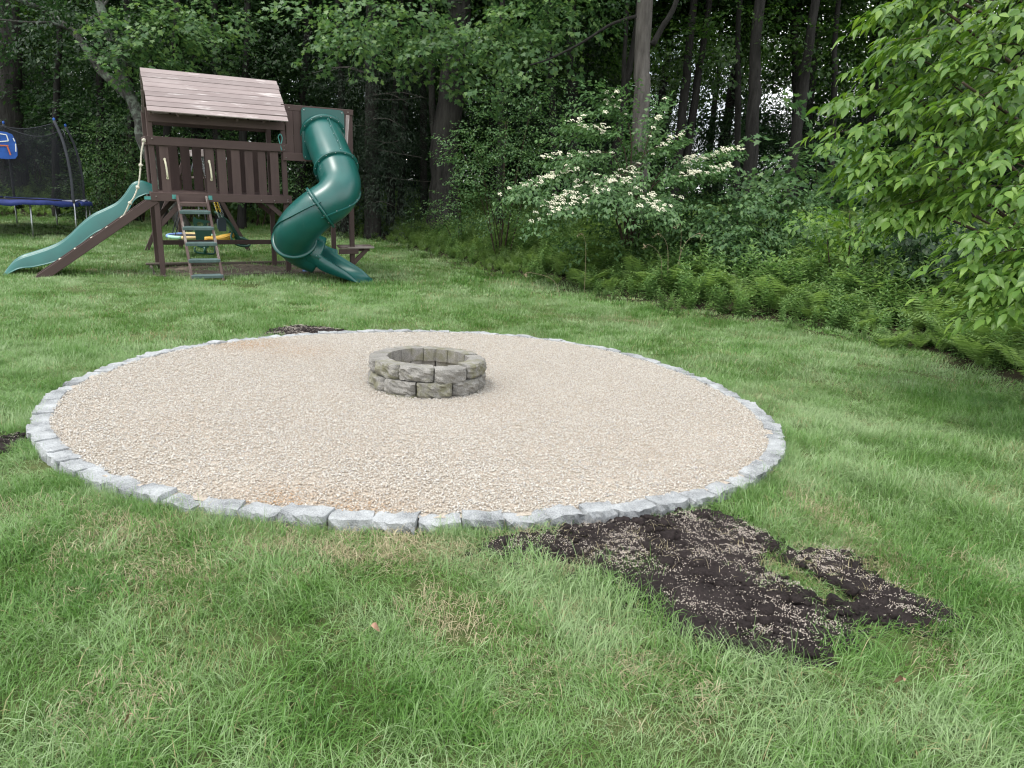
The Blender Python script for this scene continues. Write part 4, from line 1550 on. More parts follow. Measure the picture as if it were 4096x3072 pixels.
def swings():
    # two-seat glider
    g = PSL("glider_swing", "two-seat green glider swing with yellow saddle behind the tower ladder", "swing", (0, 2.45, 0))
    dg = MAT["dgreen"]
    backA = [(-0.16, 0.10), (0.16, 0.14), (0.20, 0.34), (0.22, 0.40), (0.10, 0.45), (-0.10, 0.47), (-0.16, 0.52), (-0.18, 0.46), (-0.16, 0.30), (-0.13, -0.12), (0.0, -0.16), (0.10, -0.13)]
    backA = [(-0.13, -0.12), (0.0, -0.16), (0.10, -0.13), (0.17, 0.14), (0.21, 0.36), (0.20, 0.41), (0.08, 0.45), (-0.10, 0.47), (-0.155, 0.52), (-0.18, 0.46), (-0.165, 0.30), (-0.15, 0.10)]
    MA = Matrix.Translation((0.98, 0.0, 0.42)) @ Matrix.Rotation(math.radians(-12), 4, "Z")
    slab("seat_back", backA, 0.03, g, dg, [oval(-0.04, 0.36, 0.07, 0.045), oval(0.12, 0.36, 0.05, 0.04)], MA)
    tube_obj("foot_rest", smooth_path([(0.80, 0.02, 0.30), (0.80, 0.0, 0.20), (0.90, 0.0, 0.17), (1.05, 0.0, 0.155), (1.17, 0.0, 0.15), (1.20, 0.0, 0.22), (1.20, 0.02, 0.32)], 24), 0.022, g, dg, 8)
    tube_obj("foot_rest_stem", [(1.0, 0.01, 0.30), (1.0, 0.0, 0.16)], 0.035, g, dg, 8)
    # second seat: leaning panel with frame
    P = [(1.30, 0.0, 1.03), (1.37, 0.0, 0.94), (1.50, 0.0, 0.82), (1.62, 0.0, 0.60), (1.70, 0.0, 0.42)]
    P = smooth_path(P, 12)
    rows = []
    for i, c in enumerate(P):
        f = i / 11
        hw = 0.20 - 0.08 * f
        rows.append([c + np.array([0.04 * s * s, s * hw, 0.02 * s * s]) for s in (-1, -0.5, 0, 0.5, 1)])
    rows = np.array(rows)
    n, m = rows.shape[:2]
    Q = [(i * m + j, (i + 1) * m + j, (i + 1) * m + j + 1, i * m + j + 1) for i in range(2, n - 1) for j in range(m - 1)]
    o = obj("seat_back", mesh_py("seat_back", rows.reshape(-1, 3), Q, dg, True), g)
    o.modifiers.new("thick", "SOLIDIFY").thickness = 0.05
    tube_obj("hand_bar", smooth_path([(1.40, -0.20, 0.92), (1.28, -0.19, 1.03), (1.28, 0.19, 1.02), (1.42, 0.21, 0.92)], 16), 0.022, g, dg, 8)
    tube_obj("hand_bar", [(1.30, 0.0, 1.02), (1.40, 0.0, 0.92)], 0.02, g, dg, 8)
    for s in (-1, 1):
        tube_obj("foot_rest", smooth_path([(1.56, s * 0.12, 0.62), (1.52, s * 0.2, 0.52), (1.60, s * 0.24, 0.38), (1.78, s * 0.22, 0.33), (1.90, s * 0.2, 0.36), (1.86, s * 0.16, 0.46), (1.70, s * 0.1, 0.50)], 22), 0.024, g, dg, 8)
    # yellow saddle between the seats
    sp = smooth_path([(1.0, -0.02, 0.47), (1.12, -0.02, 0.455), (1.3, -0.02, 0.46), (1.5, -0.02, 0.52), (1.66, -0.02, 0.60)], 16)
    V, T = tube(sp, np.interp(np.linspace(0, 1, 16), [0, 0.2, 0.6, 1], [0.05, 0.075, 0.09, 0.04]), 12, True)
    obj("saddle", mesh_tri("saddle", V, T, MAT["yellow"], True), g)
    for k, off in enumerate((0.05, -0.03)):
        tube_obj("saddle_rib", sp[1:-1] + np.array([0, -0.075, off * 0.5]), 0.012, g, MAT["yellow"], 6)
    for a, b in (((0.93, 0.02, 0.93), (1.0, 0.1, 2.18)), ((1.27, -0.17, 1.04), (1.03, 0.0, 2.16)), ((1.45, 0.19, 0.95), (1.06, 0.12, 2.16))):
        chain("chain", a, b, g, MAT["chain"])
    # belt swing
    b = PSL("belt_swing", "navy belt swing hanging slack on yellow coated chains behind the tower", "swing", (0, 1.95, 0))
    rows = []
    for t in np.linspace(0, 1, 15):
        a = math.pi * t
        x = 1.285 - 0.055 * math.cos(a) if True else 0
        zz = 0.93 - 0.26 * math.sin(a) ** 0.6 * 1.0
        rows.append([(x, -0.075, zz + 0.0), (x, 0.075, zz)])
    # folded strap: two hanging faces joined at the bottom
    prof = smooth_path([(1.235, 0.93), (1.225, 0.86), (1.23, 0.72), (1.275, 0.685), (1.33, 0.70), (1.345, 0.80), (1.335, 0.90), (1.32, 0.945)], 20)
    V = np.array([[(x, -0.085 + 0.01 * math.cos(i), z), (x, 0.085, z)] for i, (x, z) in enumerate(prof)]).reshape(-1, 3)
    Q = [(2 * i, 2 * i + 1, 2 * i + 3, 2 * i + 2) for i in range(len(prof) - 1)]
    o = obj("belt_seat", mesh_py("belt_seat", V, Q, MAT["navy"], True), b)
    o.modifiers.new("thick", "SOLIDIFY").thickness = 0.012
    # the near flap with its rounded end
    fl = [(-0.075, -0.20), (0.075, -0.20), (0.085, -0.05), (0.08, 0.03), (0.045, 0.075), (0.0, 0.088), (-0.045, 0.075), (-0.08, 0.03), (-0.085, -0.05)]
    slab("belt_end", fl, 0.012, b, MAT["navy"], (), Matrix.Translation((1.305, -0.10, 0.885)))
    for a, e in (((1.265, 0, 0.95), (1.04, 0.25, 2.18)), ((1.33, -0.02, 0.95), (1.06, 0.25, 2.18))):
        m = np.array(a) + (np.array(e) - np.array(a)) * 0.62
        l0 = np.array(a) + (np.array(e) - np.array(a)) * 0.1
        chain("chain", a, l0, b, MAT["chain"])
        chain("chain_sleeve", l0, m, b, MAT["yellow_chain"], 0.05, 0.008, 0.015)
        chain("chain", m, e, b, MAT["chain"])
    # saucer swing
    s = PSL("saucer_swing", "round saucer swing with blue, mint and cream padded rim and black mat", "swing", (0.80, 3.15, 0.47))
    Rr = 0.47
    for k in range(8):
        a0, a1 = k * math.pi / 4 + 0.3, (k + 1) * math.pi / 4 + 0.3
        P = [(Rr * math.cos(t), Rr * math.sin(t), 0) for t in np.linspace(a0, a1, 8)]
        tube_obj("rim_pad", P, 0.036, s, MAT[("sail_yellow", "sail_yellow", "sail_blue", "sail_blue", "sail_green", "sail_yellow", "sail_yellow", "sail_green")[k]], 10)
    V = [(0, 0, -0.02)] + [(0.45 * math.cos(t), 0.45 * math.sin(t), 0) for t in np.linspace(0, 2 * math.pi, 32, endpoint=False)]
    o = obj("woven_mat", mesh_py("woven_mat", V, [(0, 1 + i, 1 + (i + 1) % 32) for i in range(32)], MAT["black_mat"], True), s)
    o.modifiers.new("thick", "SOLIDIFY").thickness = 0.01
    for a in (0.6, 2.4, 3.9, 5.5):
        q = np.array([Rr * math.cos(a), Rr * math.sin(a), 0.02])
        tube_obj("hanging_rope", [q, q * 0.72 + [0.06, 0, 0.5], np.array([0.24 + 0.03 * math.cos(a), 0.02, 1.70])], 0.010, s, MAT["foam"], 6)
    # small white clips where the ropes meet the beam are part of the chains
    # climbing rope over the ramp
    pts_px = [(1362, 262, -0.05), (1340, 380, -0.05), (1333, 505, -0.05), (1320, 640, -0.05), (1305, 710, -0.05), (1268, 805, -0.04), (1228, 862, 0.0)]
    pl = []
    for x, y, yy in pts_px:
        d = ray(x / 2.369, 450 + y / 2.369)
        o_ = (np.array([0, 0, CAM_H]) - PS_T) @ PS_R
        dl = d @ PS_R
        t = (yy - o_[1]) / dl[1]
        pl.append(o_ + t * dl)
    r0, r1 = np.array([-0.02, 0.06, 1.40]), np.array([-2.02, 0.06, -0.04])
    for f in (0.30, 0.42, 0.55, 0.68, 0.80, 0.9):
        pl.append(r0 + (r1 - r0) * f + np.array([0.05, 0.02 + 0.05 * math.sin(f * 9), 0.095]))
    rt_ = PSL("climbing_rope", "knotted white climbing rope hanging from the rail and lying along the ramp", "rope")
    P = smooth_path(pl, 130)
    V, T = tube(P, 0.013 * (1 + 0.14 * np.sin(np.arange(130) * 2.4)), 8, True)
    obj("rope_strand", mesh_tri("rope_strand", V, T, MAT["rope"], True), rt_)
    kV, kT = ico(2)
    for k in (0, 2, 4, 6, 7, 8, 9, 10, 11):
        i = int(k / (len(pl) - 1) * 129)
        rg = np.random.default_rng(k)
        V = kV * (0.034 + 0.007 * np.sin(kV[:, :1] * 6 + k) * np.cos(kV[:, 2:] * 7))
        obj("knot", mesh_tri("knot", V, kT, MAT["rope"], True), rt_, P[i])
    # teal rope coiled on the right post
    t_ = PSL("teal_rope", "short teal rope looped on the right tower post above the rail", "rope", (W_ - 0.08, -0.01, 2.5))
    tube_obj("rope_loop", smooth_path([(0.02, -0.02, -0.05), (0.05, -0.02, 0.06), (0.02, -0.02, 0.13), (-0.02, -0.02, 0.08), (0.0, -0.02, -0.02), (0.03, -0.03, -0.16)], 24), 0.010, t_, MAT["teal"], 6)


swings()


def sandbox():
    sbx = PSL("sandbox", "low weathered timber border holding grey-brown sand under the tower", "sandbox")
    m = MAT["old_wood"]
    box("border_board", (-0.14, -0.12, -0.09), (3.25, -0.075, 0.075), sbx, m)
    box("border_board", (-0.12, D_ + 0.05, -0.09), (3.2, D_ + 0.095, 0.09), sbx, m)
    box("border_board", (-0.16, -0.07, -0.09), (-0.115, D_ + 0.1, 0.085), sbx, m)
    box("border_board", (-0.22, D_ - 0.2, 0.088), (0.62, D_ - 0.06, 0.12), sbx, m)
    beam("border_board", (1.75, -0.02, 0.06), (2.3, 0.09, 0.075), 0.12, 0.03, sbx, m)
    box("border_board", (3.2, -0.07, -0.09), (3.245, D_ + 0.09, 0.07), sbx, m)
    xs, ys = np.linspace(-0.11, 3.2, 60), np.linspace(-0.07, D_ + 0.05, 30)
    X, Y = np.meshgrid(xs, ys, indexing="ij")
    Z = 0.02 + 0.022 * np.sin(X * 4 + 2 * np.sin(Y * 3)) * np.cos(Y * 5 + X) + RNG.normal(0, 0.006, X.shape)
    a = (np.arange(59)[:, None] * 30 + np.arange(29)[None]).ravel()
    T = np.vstack([np.column_stack([a, a + 30, a + 31]), np.column_stack([a, a + 31, a + 1])])
    o = obj("sand", mesh_tri("sand", np.column_stack([X.ravel(), Y.ravel(), Z.ravel()]), T, MAT["sand"], True), sbx)
    o["kind"] = "stuff"
    # pale blue crumpled sand toy beside the slide
    kV, kT = ico(2)
    rg = np.random.default_rng(4)
    V = kV * [0.11, 0.08, 0.045] * (1 + 0.25 * np.sin(kV[:, :1] * 5) * np.cos(kV[:, 1:2] * 6))
    d = ray(1232, 1081)
    o_ = (np.array([0, 0, CAM_H]) - PS_T) @ PS_R
    dl = d @ PS_R
    tt = (0.06 - o_[2]) / dl[2]
    ql = o_ + tt * dl
    o = obj("sand_toy", mesh_tri("sand_toy", V, kT, MAT["sail_blue"], True))
    o.matrix_world = PSM @ Matrix.Translation(Vector([float(v) for v in ql]))
    tag(o, "small pale blue toy lying in the sand beside the tube slide", "toy")
    # bare scuffed earth under ramp and slide end
    # flat brown dirt patches


sandbox()


# ------------------------------------------------------------------ trampoline
def trampoline():
    c = np.array([-13.58, 18.80, 0.0])
    Y0 = c[1]
    gzc = gz1(c[0], c[1])
    R, rim, ht = 2.10, 1.12 - gzc, 1.92
    t = thing("trampoline", "round trampoline with dark safety net and torn blue edge pad at the wood's edge", "trampoline", (c[0], c[1], gzc))
    view = math.atan2(c[0], c[1])                      # bearing of the trampoline from the camera

    def pol(a, r, z):
        return np.array([r * math.cos(a), r * math.sin(a), z])
    # jumping mat
    V = [(0, 0, rim - 0.03)] + [pol(a, R * 0.86, rim - 0.012) for a in np.linspace(0, 2 * np.pi, 48, endpoint=False)]
    o = obj("jump_mat", mesh_py("jump_mat", V, [(0, 1 + i, 1 + (i + 1) % 48) for i in range(48)], MAT["black_mat"], True), t)
    P = [pol(a, R, rim - 0.03) for a in np.linspace(0, 2 * np.pi, 61)]
    tube_obj("rim_frame", P, 0.024, t, MAT["chain"], 8, False)
    # padded cover in six pieces, sagging at the outer edge
    for k in range(6):
        rows = []
        for a in np.linspace(k * math.pi / 3 + 0.02, (k + 1) * math.pi / 3 - 0.0, 16):
            w = 0.010 * math.sin(a * 23 + k) + 0.014 * math.sin(a * 9)
            rows.append([pol(a, R * 0.85, rim + 0.004), pol(a, R * 0.93, rim + 0.02 + w * 0.4), pol(a, R * 1.015, rim + 0.01 + w), pol(a, R * 1.03 + w, rim - 0.09 + 1.6 * w)])
        rows = np.array(rows)
        Q = [(i * 4 + j, (i + 1) * 4 + j, (i + 1) * 4 + j + 1, i * 4 + j + 1) for i in range(15) for j in range(3)]
        o = obj("edge_pad", mesh_py("edge_pad", rows.reshape(-1, 3), Q, MAT["blue"], True), t)
        o.modifiers.new("thick", "SOLIDIFY").thickness = 0.012
    # a pale flap turned up by the right-hand pole
    rows = np.array([[pol(a, R * 0.84, rim + 0.03), pol(a, R * 1.0, rim + 0.045 + 0.03 * math.sin(a * 30))] for a in np.linspace(-0.05, 0.42, 10)])
    o = obj("edge_pad", mesh_py("edge_pad", rows.reshape(-1, 3), [(2 * i, 2 * i + 2, 2 * i + 3, 2 * i + 1) for i in range(9)], MAT["pale"], True), t)
    o["label"] = "pale turned-up flap of the edge pad"
    o.modifiers.new("thick", "SOLIDIFY").thickness = 0.01
    # poles bowed inwards, with net between
    prof = [(0.0, 1.02), (0.25, 1.025), (0.55, 1.0), (0.8, 0.95), (1.0, 0.87)]
    fz, fr = np.array([q[0] for q in prof]), np.array([q[1] for q in prof])
    angs = [math.radians(-5.67 + 60 * k) for k in range(6)]
    for a in angs:
        P = [pol(a, R * 1.03, -0.1), pol(a, R * 1.03, rim)] + [pol(a, R * np.interp(f, fz, fr), rim + 0.05 + ht * f) for f in np.linspace(0.05, 1, 9)]
        pole = tube_obj("net_pole", smooth_path(P[1:], 22), 0.034, t, MAT["foam"], 8)
        tube_obj("pole_foot", P[:2], 0.022, pole, MAT["chain"], 8)
        V2, T2 = ico(1)
        obj("pole_cap", mesh_tri("pole_cap", V2 * [0.035, 0.035, 0.05], T2, MAT["bright_blue"], True), pole, P[-1] + np.array([0, 0, 0.03]))
    na, nz = 72, 10
    V = []
    for i in range(na + 1):
        a = angs[0] + 2 * math.pi * i / na
        ph = (i % 12) / 12
        sag = math.sin(math.pi * ph)
        for j in range(nz + 1):
            f = j / nz
            r = R * np.interp(f, fz, fr) * (1 - 0.055 * sag * (0.4 + 0.6 * f)) * 0.95
            V.append(pol(a, r, rim + 0.02 + (ht - 0.05 - 0.20 * sag * ht / 1.9) * f))
    Q = [(i * (nz + 1) + j, (i + 1) * (nz + 1) + j, (i + 1) * (nz + 1) + j + 1, i * (nz + 1) + j + 1) for i in range(na) for j in range(nz)]
    obj("safety_net", mesh_py("safety_net", V, Q, MAT["net"], True), t)
    P = [np.array(V[i * (nz + 1) + nz]) for i in range(na + 1)]
    tube_obj("net_hem", P, 0.011, t, MAT["foam"], 5, False)
    for a in (24.3, 84.3, 144.3, 204.3, 264.3, 294.3 + 30 - 60 + 60 - 0):
        a = math.radians(a)
        tube_obj("leg", [pol(a, R * 0.99, rim - 0.04), pol(a, R * 0.99, -0.1)], 0.021, t, MAT["chain"], 8)
    # basketball board clipped to the net
    Yb = Y0 - R * 0.75
    q = at(18, 582, Yb)
    b = thing("basketball_board", "bright blue cloth basketball board hung on the trampoline net", "backboard", q)
    b.rotation_euler = (0, 0, -view)
    s = Yb / F_PX
    pts = [(-60, -40), (-52, -47), (0, -50), (30, -46), (38, -34), (40, -8), (37, 22), (28, 44), (10, 50), (-30, 52), (-60, 40)]
    slab("board_cloth", [(x * s, z * s) for x, z in pts], 0.02, b, MAT["bright_blue"])
    for (x0, z0), (x1, z1) in (((-30, 10), (14, 18)), ((14, 18), (10, 40)), ((10, 40), (-34, 44)), ((34, 18), (30, 30)), ((34, -20), (36, 10))):
        beam("white_line", (x0 * s, -0.012, z0 * s), (x1 * s, -0.012, z1 * s), 0.006, 0.022, b, MAT["white"])
    beam("strap", (-30 * s, -0.03, -2 * s), (12 * s, -0.03, 0), 0.01, 0.03, b, MAT["orange"])
    beam("strap", (8 * s, -0.03, 0), (16 * s, -0.03, -34 * s), 0.01, 0.03, b, MAT["orange"])
    # dark disc in the soil material, laid beneath
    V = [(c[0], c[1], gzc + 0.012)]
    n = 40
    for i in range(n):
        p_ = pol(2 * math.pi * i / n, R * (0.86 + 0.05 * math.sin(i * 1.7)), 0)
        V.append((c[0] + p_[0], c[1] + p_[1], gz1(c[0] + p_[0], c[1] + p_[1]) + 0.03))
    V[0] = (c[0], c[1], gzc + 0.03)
    o = obj("dark_disc", mesh_py("dark_disc", V, [(0, 1 + i, 1 + (i + 1) % n) for i in range(n)], MAT["soil"]))
    kind(o, "stuff", "dark soil-coloured disc on the ground under the trampoline")


trampoline()


# ------------------------------------------------------------------ leaves and plants
def leaf_diamond(w=0.42):
    V = np.array([[0, 0, 0], [0.45, w / 2, 0.05], [1, 0, -0.06], [0.45, -w / 2, 0.05]])
    return V, np.array([[0, 2, 1], [0, 3, 2]])


def leaf_ovate(w=0.5, droop=0.18, seed=0):
    t = np.array([0.0, 0.14, 0.38, 0.68, 1.0])
    h = np.array([0.02, 0.30, 0.5, 0.32, 0.0]) * w
    mid = np.column_stack([t, 0 * t, -droop * t ** 2])
    L = mid + np.column_stack([0 * t, h, 0.10 * h / w])
    R_ = mid + np.column_stack([0 * t, -h, 0.10 * h / w])
    V = np.vstack([mid, L, R_])
    T = []
    for i in range(4):
        T += [(i, i + 1, 6 + i), (i, 6 + i, 5 + i), (i, 11 + i, i + 1), (i, 10 + i, 11 + i)]
    return V, np.array(T)


def leaf_maple():
    pts = [(0.0, 0.0), (0.05, 0.30), (0.02, 0.50), (0.30, 0.30), (0.55, 0.52), (0.58, 0.20), (1.0, 0.0), (0.58, -0.20), (0.55, -0.52), (0.30, -0.30), (0.02, -0.50), (0.05, -0.30)]
    V = np.array([[x, y, 0.06 * abs(y) - 0.10 * x * x] for x, y in pts] + [[0.35, 0, 0.0]])
    n = len(pts)
    return V, np.array([(n, i, (i + 1) % n) for i in range(n)])


def basis(d, up, roll=None):
    """rows of frames: x along d, z near up"""
    d = d / (np.linalg.norm(d, axis=1)[:, None] + 1e-9)
    up = np.broadcast_to(up, d.shape)
    y = np.cross(up, d)
    y /= np.linalg.norm(y, axis=1)[:, None] + 1e-9
    z = np.cross(d, y)
    if roll is not None:
        c, s = np.cos(roll)[:, None], np.sin(roll)[:, None]
        y, z = y * c + z * s, z * c - y * s
    return np.stack([d, y, z], 2)          # columns x,y,z


def place(tV, tT, pos, fr, scl):
    """copies of a template put at pos with frames fr and scales scl, as one array"""
    n, k = len(pos), len(tV)
    V = np.einsum("nij,kj->nki", fr, tV) * np.asarray(scl)[:, None, None] + pos[:, None, :]
    T = tT[None] + (np.arange(n) * k)[:, None, None]
    return V.reshape(-1, 3), T.reshape(-1, 3)


def spray(seed, n=26, L=0.9, leaf=0.11, tmpl=None, flat=0.35, droop=0.25, sub=4, stem=True):
    """a leafy branchlet along +x: twigs left and right carrying leaves; leaves droop a little"""
    r = np.random.default_rng(seed)
    tmpl = tmpl or leaf_diamond()
    pos, dirs, parts = [], [], []
    for k in range(sub):
        f = (k + 0.6) / sub
        for s in (-1, 1):
            b = np.array([f * L, 0, -droop * L * f * f])
            a = s * r.uniform(0.5, 1.0)
            l = L * (0.55 - 0.3 * f) * r.uniform(0.7, 1.2)
            dv = np.array([math.cos(a), math.sin(a), r.normal(-0.1, 0.2)])
            m = max(2, int(n / (2 * sub)))
            for q in range(m):
                g = (q + 0.7) / m
                pos.append(b + dv * l * g + r.normal(0, 0.02, 3))
                aa = a + (1 if q % 2 else -1) * r.uniform(0.3, 1.0)
                dirs.append([math.cos(aa), math.sin(aa), r.normal(-0.35, 0.3)])
    for q in range(3):
        pos.append(np.array([L * (0.85 + 0.07 * q), r.normal(0, 0.03), -droop * L]))
        dirs.append([1, r.normal(0, 0.6), -0.3])
    pos, dirs = np.array(pos), np.array(dirs)
    up = np.column_stack([r.normal(0, flat, len(pos)), r.normal(0, flat, len(pos)), np.ones(len(pos))])
    fr = basis(dirs, up)
    V, T = place(tmpl[0], tmpl[1], pos, fr, leaf * r.uniform(0.7, 1.2, len(pos)))
    return V, T


def spray_set(seed, tmpl, k=5, **kw):
    return [spray(seed + i, tmpl=tmpl, **kw) for i in range(k)]


SP_FOREST = spray_set(1000, leaf_diamond(0.62), 5, n=30, L=0.95, leaf=0.125, droop=0.3)
SP_MAPLE = spray_set(1100, leaf_maple(), 5, n=22, L=0.85, leaf=0.125, droop=0.3, flat=0.25)
SP_HEM = spray_set(1200, leaf_diamond(0.16), 4, n=70, L=1.1, leaf=0.12, droop=0.35, flat=0.2)
SP_SHRUB = spray_set(1300, leaf_ovate(0.55, 0.12), 5, n=22, L=0.50, leaf=0.062, droop=0.15)
SP_DOG = spray_set(1400, leaf_ovate(0.58, 0.3), 5, n=18, L=0.50, leaf=0.092, droop=0.12, flat=0.2)
SP_SAP = spray_set(1500, leaf_diamond(0.6), 5, n=24, L=0.7, leaf=0.10, droop=0.25, flat=0.25)


def fill_blobs(sprays, blobs, seed, scale=1.0, outward=0.8, droop=0.15, centre=None):
    """sprays filling ellipsoids; blobs = (centre, radii, count). Returns V,T"""
    r = np.random.default_rng(seed)
    parts = []
    for c, rad, cnt in blobs:
        c, rad = np.asarray(c, float), np.asarray(rad, float)
        u = r.normal(size=(cnt, 3))
        u /= np.linalg.norm(u, axis=1)[:, None]
        q = r.uniform(0.15, 1.0, cnt) ** 0.5
        pos = c + u * rad * q[:, None]
        d = u * np.array([1, 1, 0.35]) * outward + r.normal(0, 0.5, (cnt, 3)) * [1, 1, 0.4]
        if centre is not None:
            d = d + 0.6 * (pos - centre) / (np.linalg.norm(pos - centre, axis=1)[:, None] + 1e-6) * [1, 1, 0.3]
        d[:, 2] -= droop
        fr = basis(d, np.array([0, 0, 1.0]) + 0 * d, r.normal(0, 0.35, cnt))
        s = scale * r.uniform(0.75, 1.25, cnt)
        which = r.integers(0, len(sprays), cnt)
        for k in range(len(sprays)):
            m = which == k
            if m.any():
                parts.append(place(*sprays[k], pos[m], fr[m], s[m]))
    return join(parts)


def trunk_mesh(name, pts, r0, r1, mat, seed, seg=12, flare=1.5, steps=26, jit=0.05):
    rg = np.random.default_rng(seed)
    P = smooth_path(pts, steps)
    P[1:-1] += rg.normal(0, r0 * 0.06, (steps - 2, 3)) * [1, 1, 0.2]
    t = np.linspace(0, 1, steps)
    hgt = P[:, 2] - P[0, 2]
    R = (r0 + (r1 - r0) * t) * (1 + (flare - 1) * np.exp(-np.maximum(hgt, 0) / (r0 * 2.2)))
    V, T = tube(P, R, seg, True, jit, rg)
    return mesh_tri(name, V, T, mat, True), P, R


def tree(name, label, px, Y, top, r0, mat, seed, height=15, lean=None, flare=1.6, limbs=(), crowns=(), group=None, r1=None, base_sink=0.25, bend=None):
    """trunk through the sight line of px at Y metres; 'top' = px where it leaves the picture at elevation 0"""
    b = at(px, 800, Y)
    z = gz1(b[0], b[1])
    t = thing(name, label, "tree", (b[0], b[1], z), group=group)
    e = at(top, 0, Y)
    h0 = e[2] - z
    dx = (e[0] - b[0]) / h0
    pts = [(0, 0, -base_sink), (dx * h0 * 0.33 + (bend or 0), 0.0, h0 * 0.33), (dx * h0 * 0.66 + (bend or 0) * 0.8, 0.05, h0 * 0.66), (dx * h0, 0.1, h0), (dx * h0 * 1.15, 0.15, max(height, h0 * 1.4))]
    me, P, R = trunk_mesh("trunk", pts, r0, r1 or r0 * 0.5, mat, seed, 14, flare)
    obj("trunk", me, t)
    obj("crown", CROWN_ME[seed % 4], t, (dx * h0 * 1.1, 4.6, max(h0 + 0.6, 6.5)), (0, 0, seed * 1.7), (1.35, 1.35, 0.8))  # extra crown above the view, added to keep the wood dark
    return t, np.array([b[0], b[1], z]), P


def branch(t, pts, r0, r1, mat, seed=0):
    me, _, _ = trunk_mesh("branch", pts, r0, r1, mat, seed, 7, 1.0, 16, 0.03)
    return obj("branch", me, t)


def crown_obj(t, VT, mat, name="crown"):
    return obj(name, mesh_tri(name, VT[0], VT[1], mat), t)


# --- shared crowns for the trees deeper in the wood
def make_crown(seed, R, H, n, sprays):
    r = np.random.default_rng(seed)
    blobs = []
    for k in range(9):
        a = r.uniform(0, 6.28)
        q = R * math.sqrt(r.uniform(0.0, 0.75))
        blobs.append(((q * math.cos(a), q * math.sin(a), H * r.uniform(0.12, 0.9)), (R * r.uniform(0.35, 0.6), R * r.uniform(0.35, 0.6), H * r.uniform(0.10, 0.2)), int(n / 9)))
    return fill_blobs(sprays, blobs, seed, 1.25)


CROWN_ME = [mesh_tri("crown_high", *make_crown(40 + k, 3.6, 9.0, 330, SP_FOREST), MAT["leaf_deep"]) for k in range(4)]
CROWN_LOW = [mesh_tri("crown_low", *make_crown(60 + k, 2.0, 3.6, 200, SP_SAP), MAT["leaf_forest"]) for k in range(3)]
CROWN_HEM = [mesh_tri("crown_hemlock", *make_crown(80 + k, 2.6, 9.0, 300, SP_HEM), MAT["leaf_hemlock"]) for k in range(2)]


def deep_trunk(seed, r0, h):
    rg = np.random.default_rng(seed)
    pts = [(0, 0, -0.4), (rg.normal(0, 0.15), rg.normal(0, 0.15), h * 0.3), (rg.normal(0, 0.3), rg.normal(0, 0.3), h * 0.65), (rg.normal(0, 0.5), rg.normal(0, 0.5), h)]
    return trunk_mesh("trunk", pts, r0, r0 * 0.35, MAT["bark_dark"], seed, 9, 1.5, 14)[0]


TRUNK_ME = [deep_trunk(20 + k, (0.15, 0.2, 0.26, 0.33)[k], 14) for k in range(4)]
SAP_TRUNK = [deep_trunk(30 + k, 0.045, 3.8) for k in range(2)]


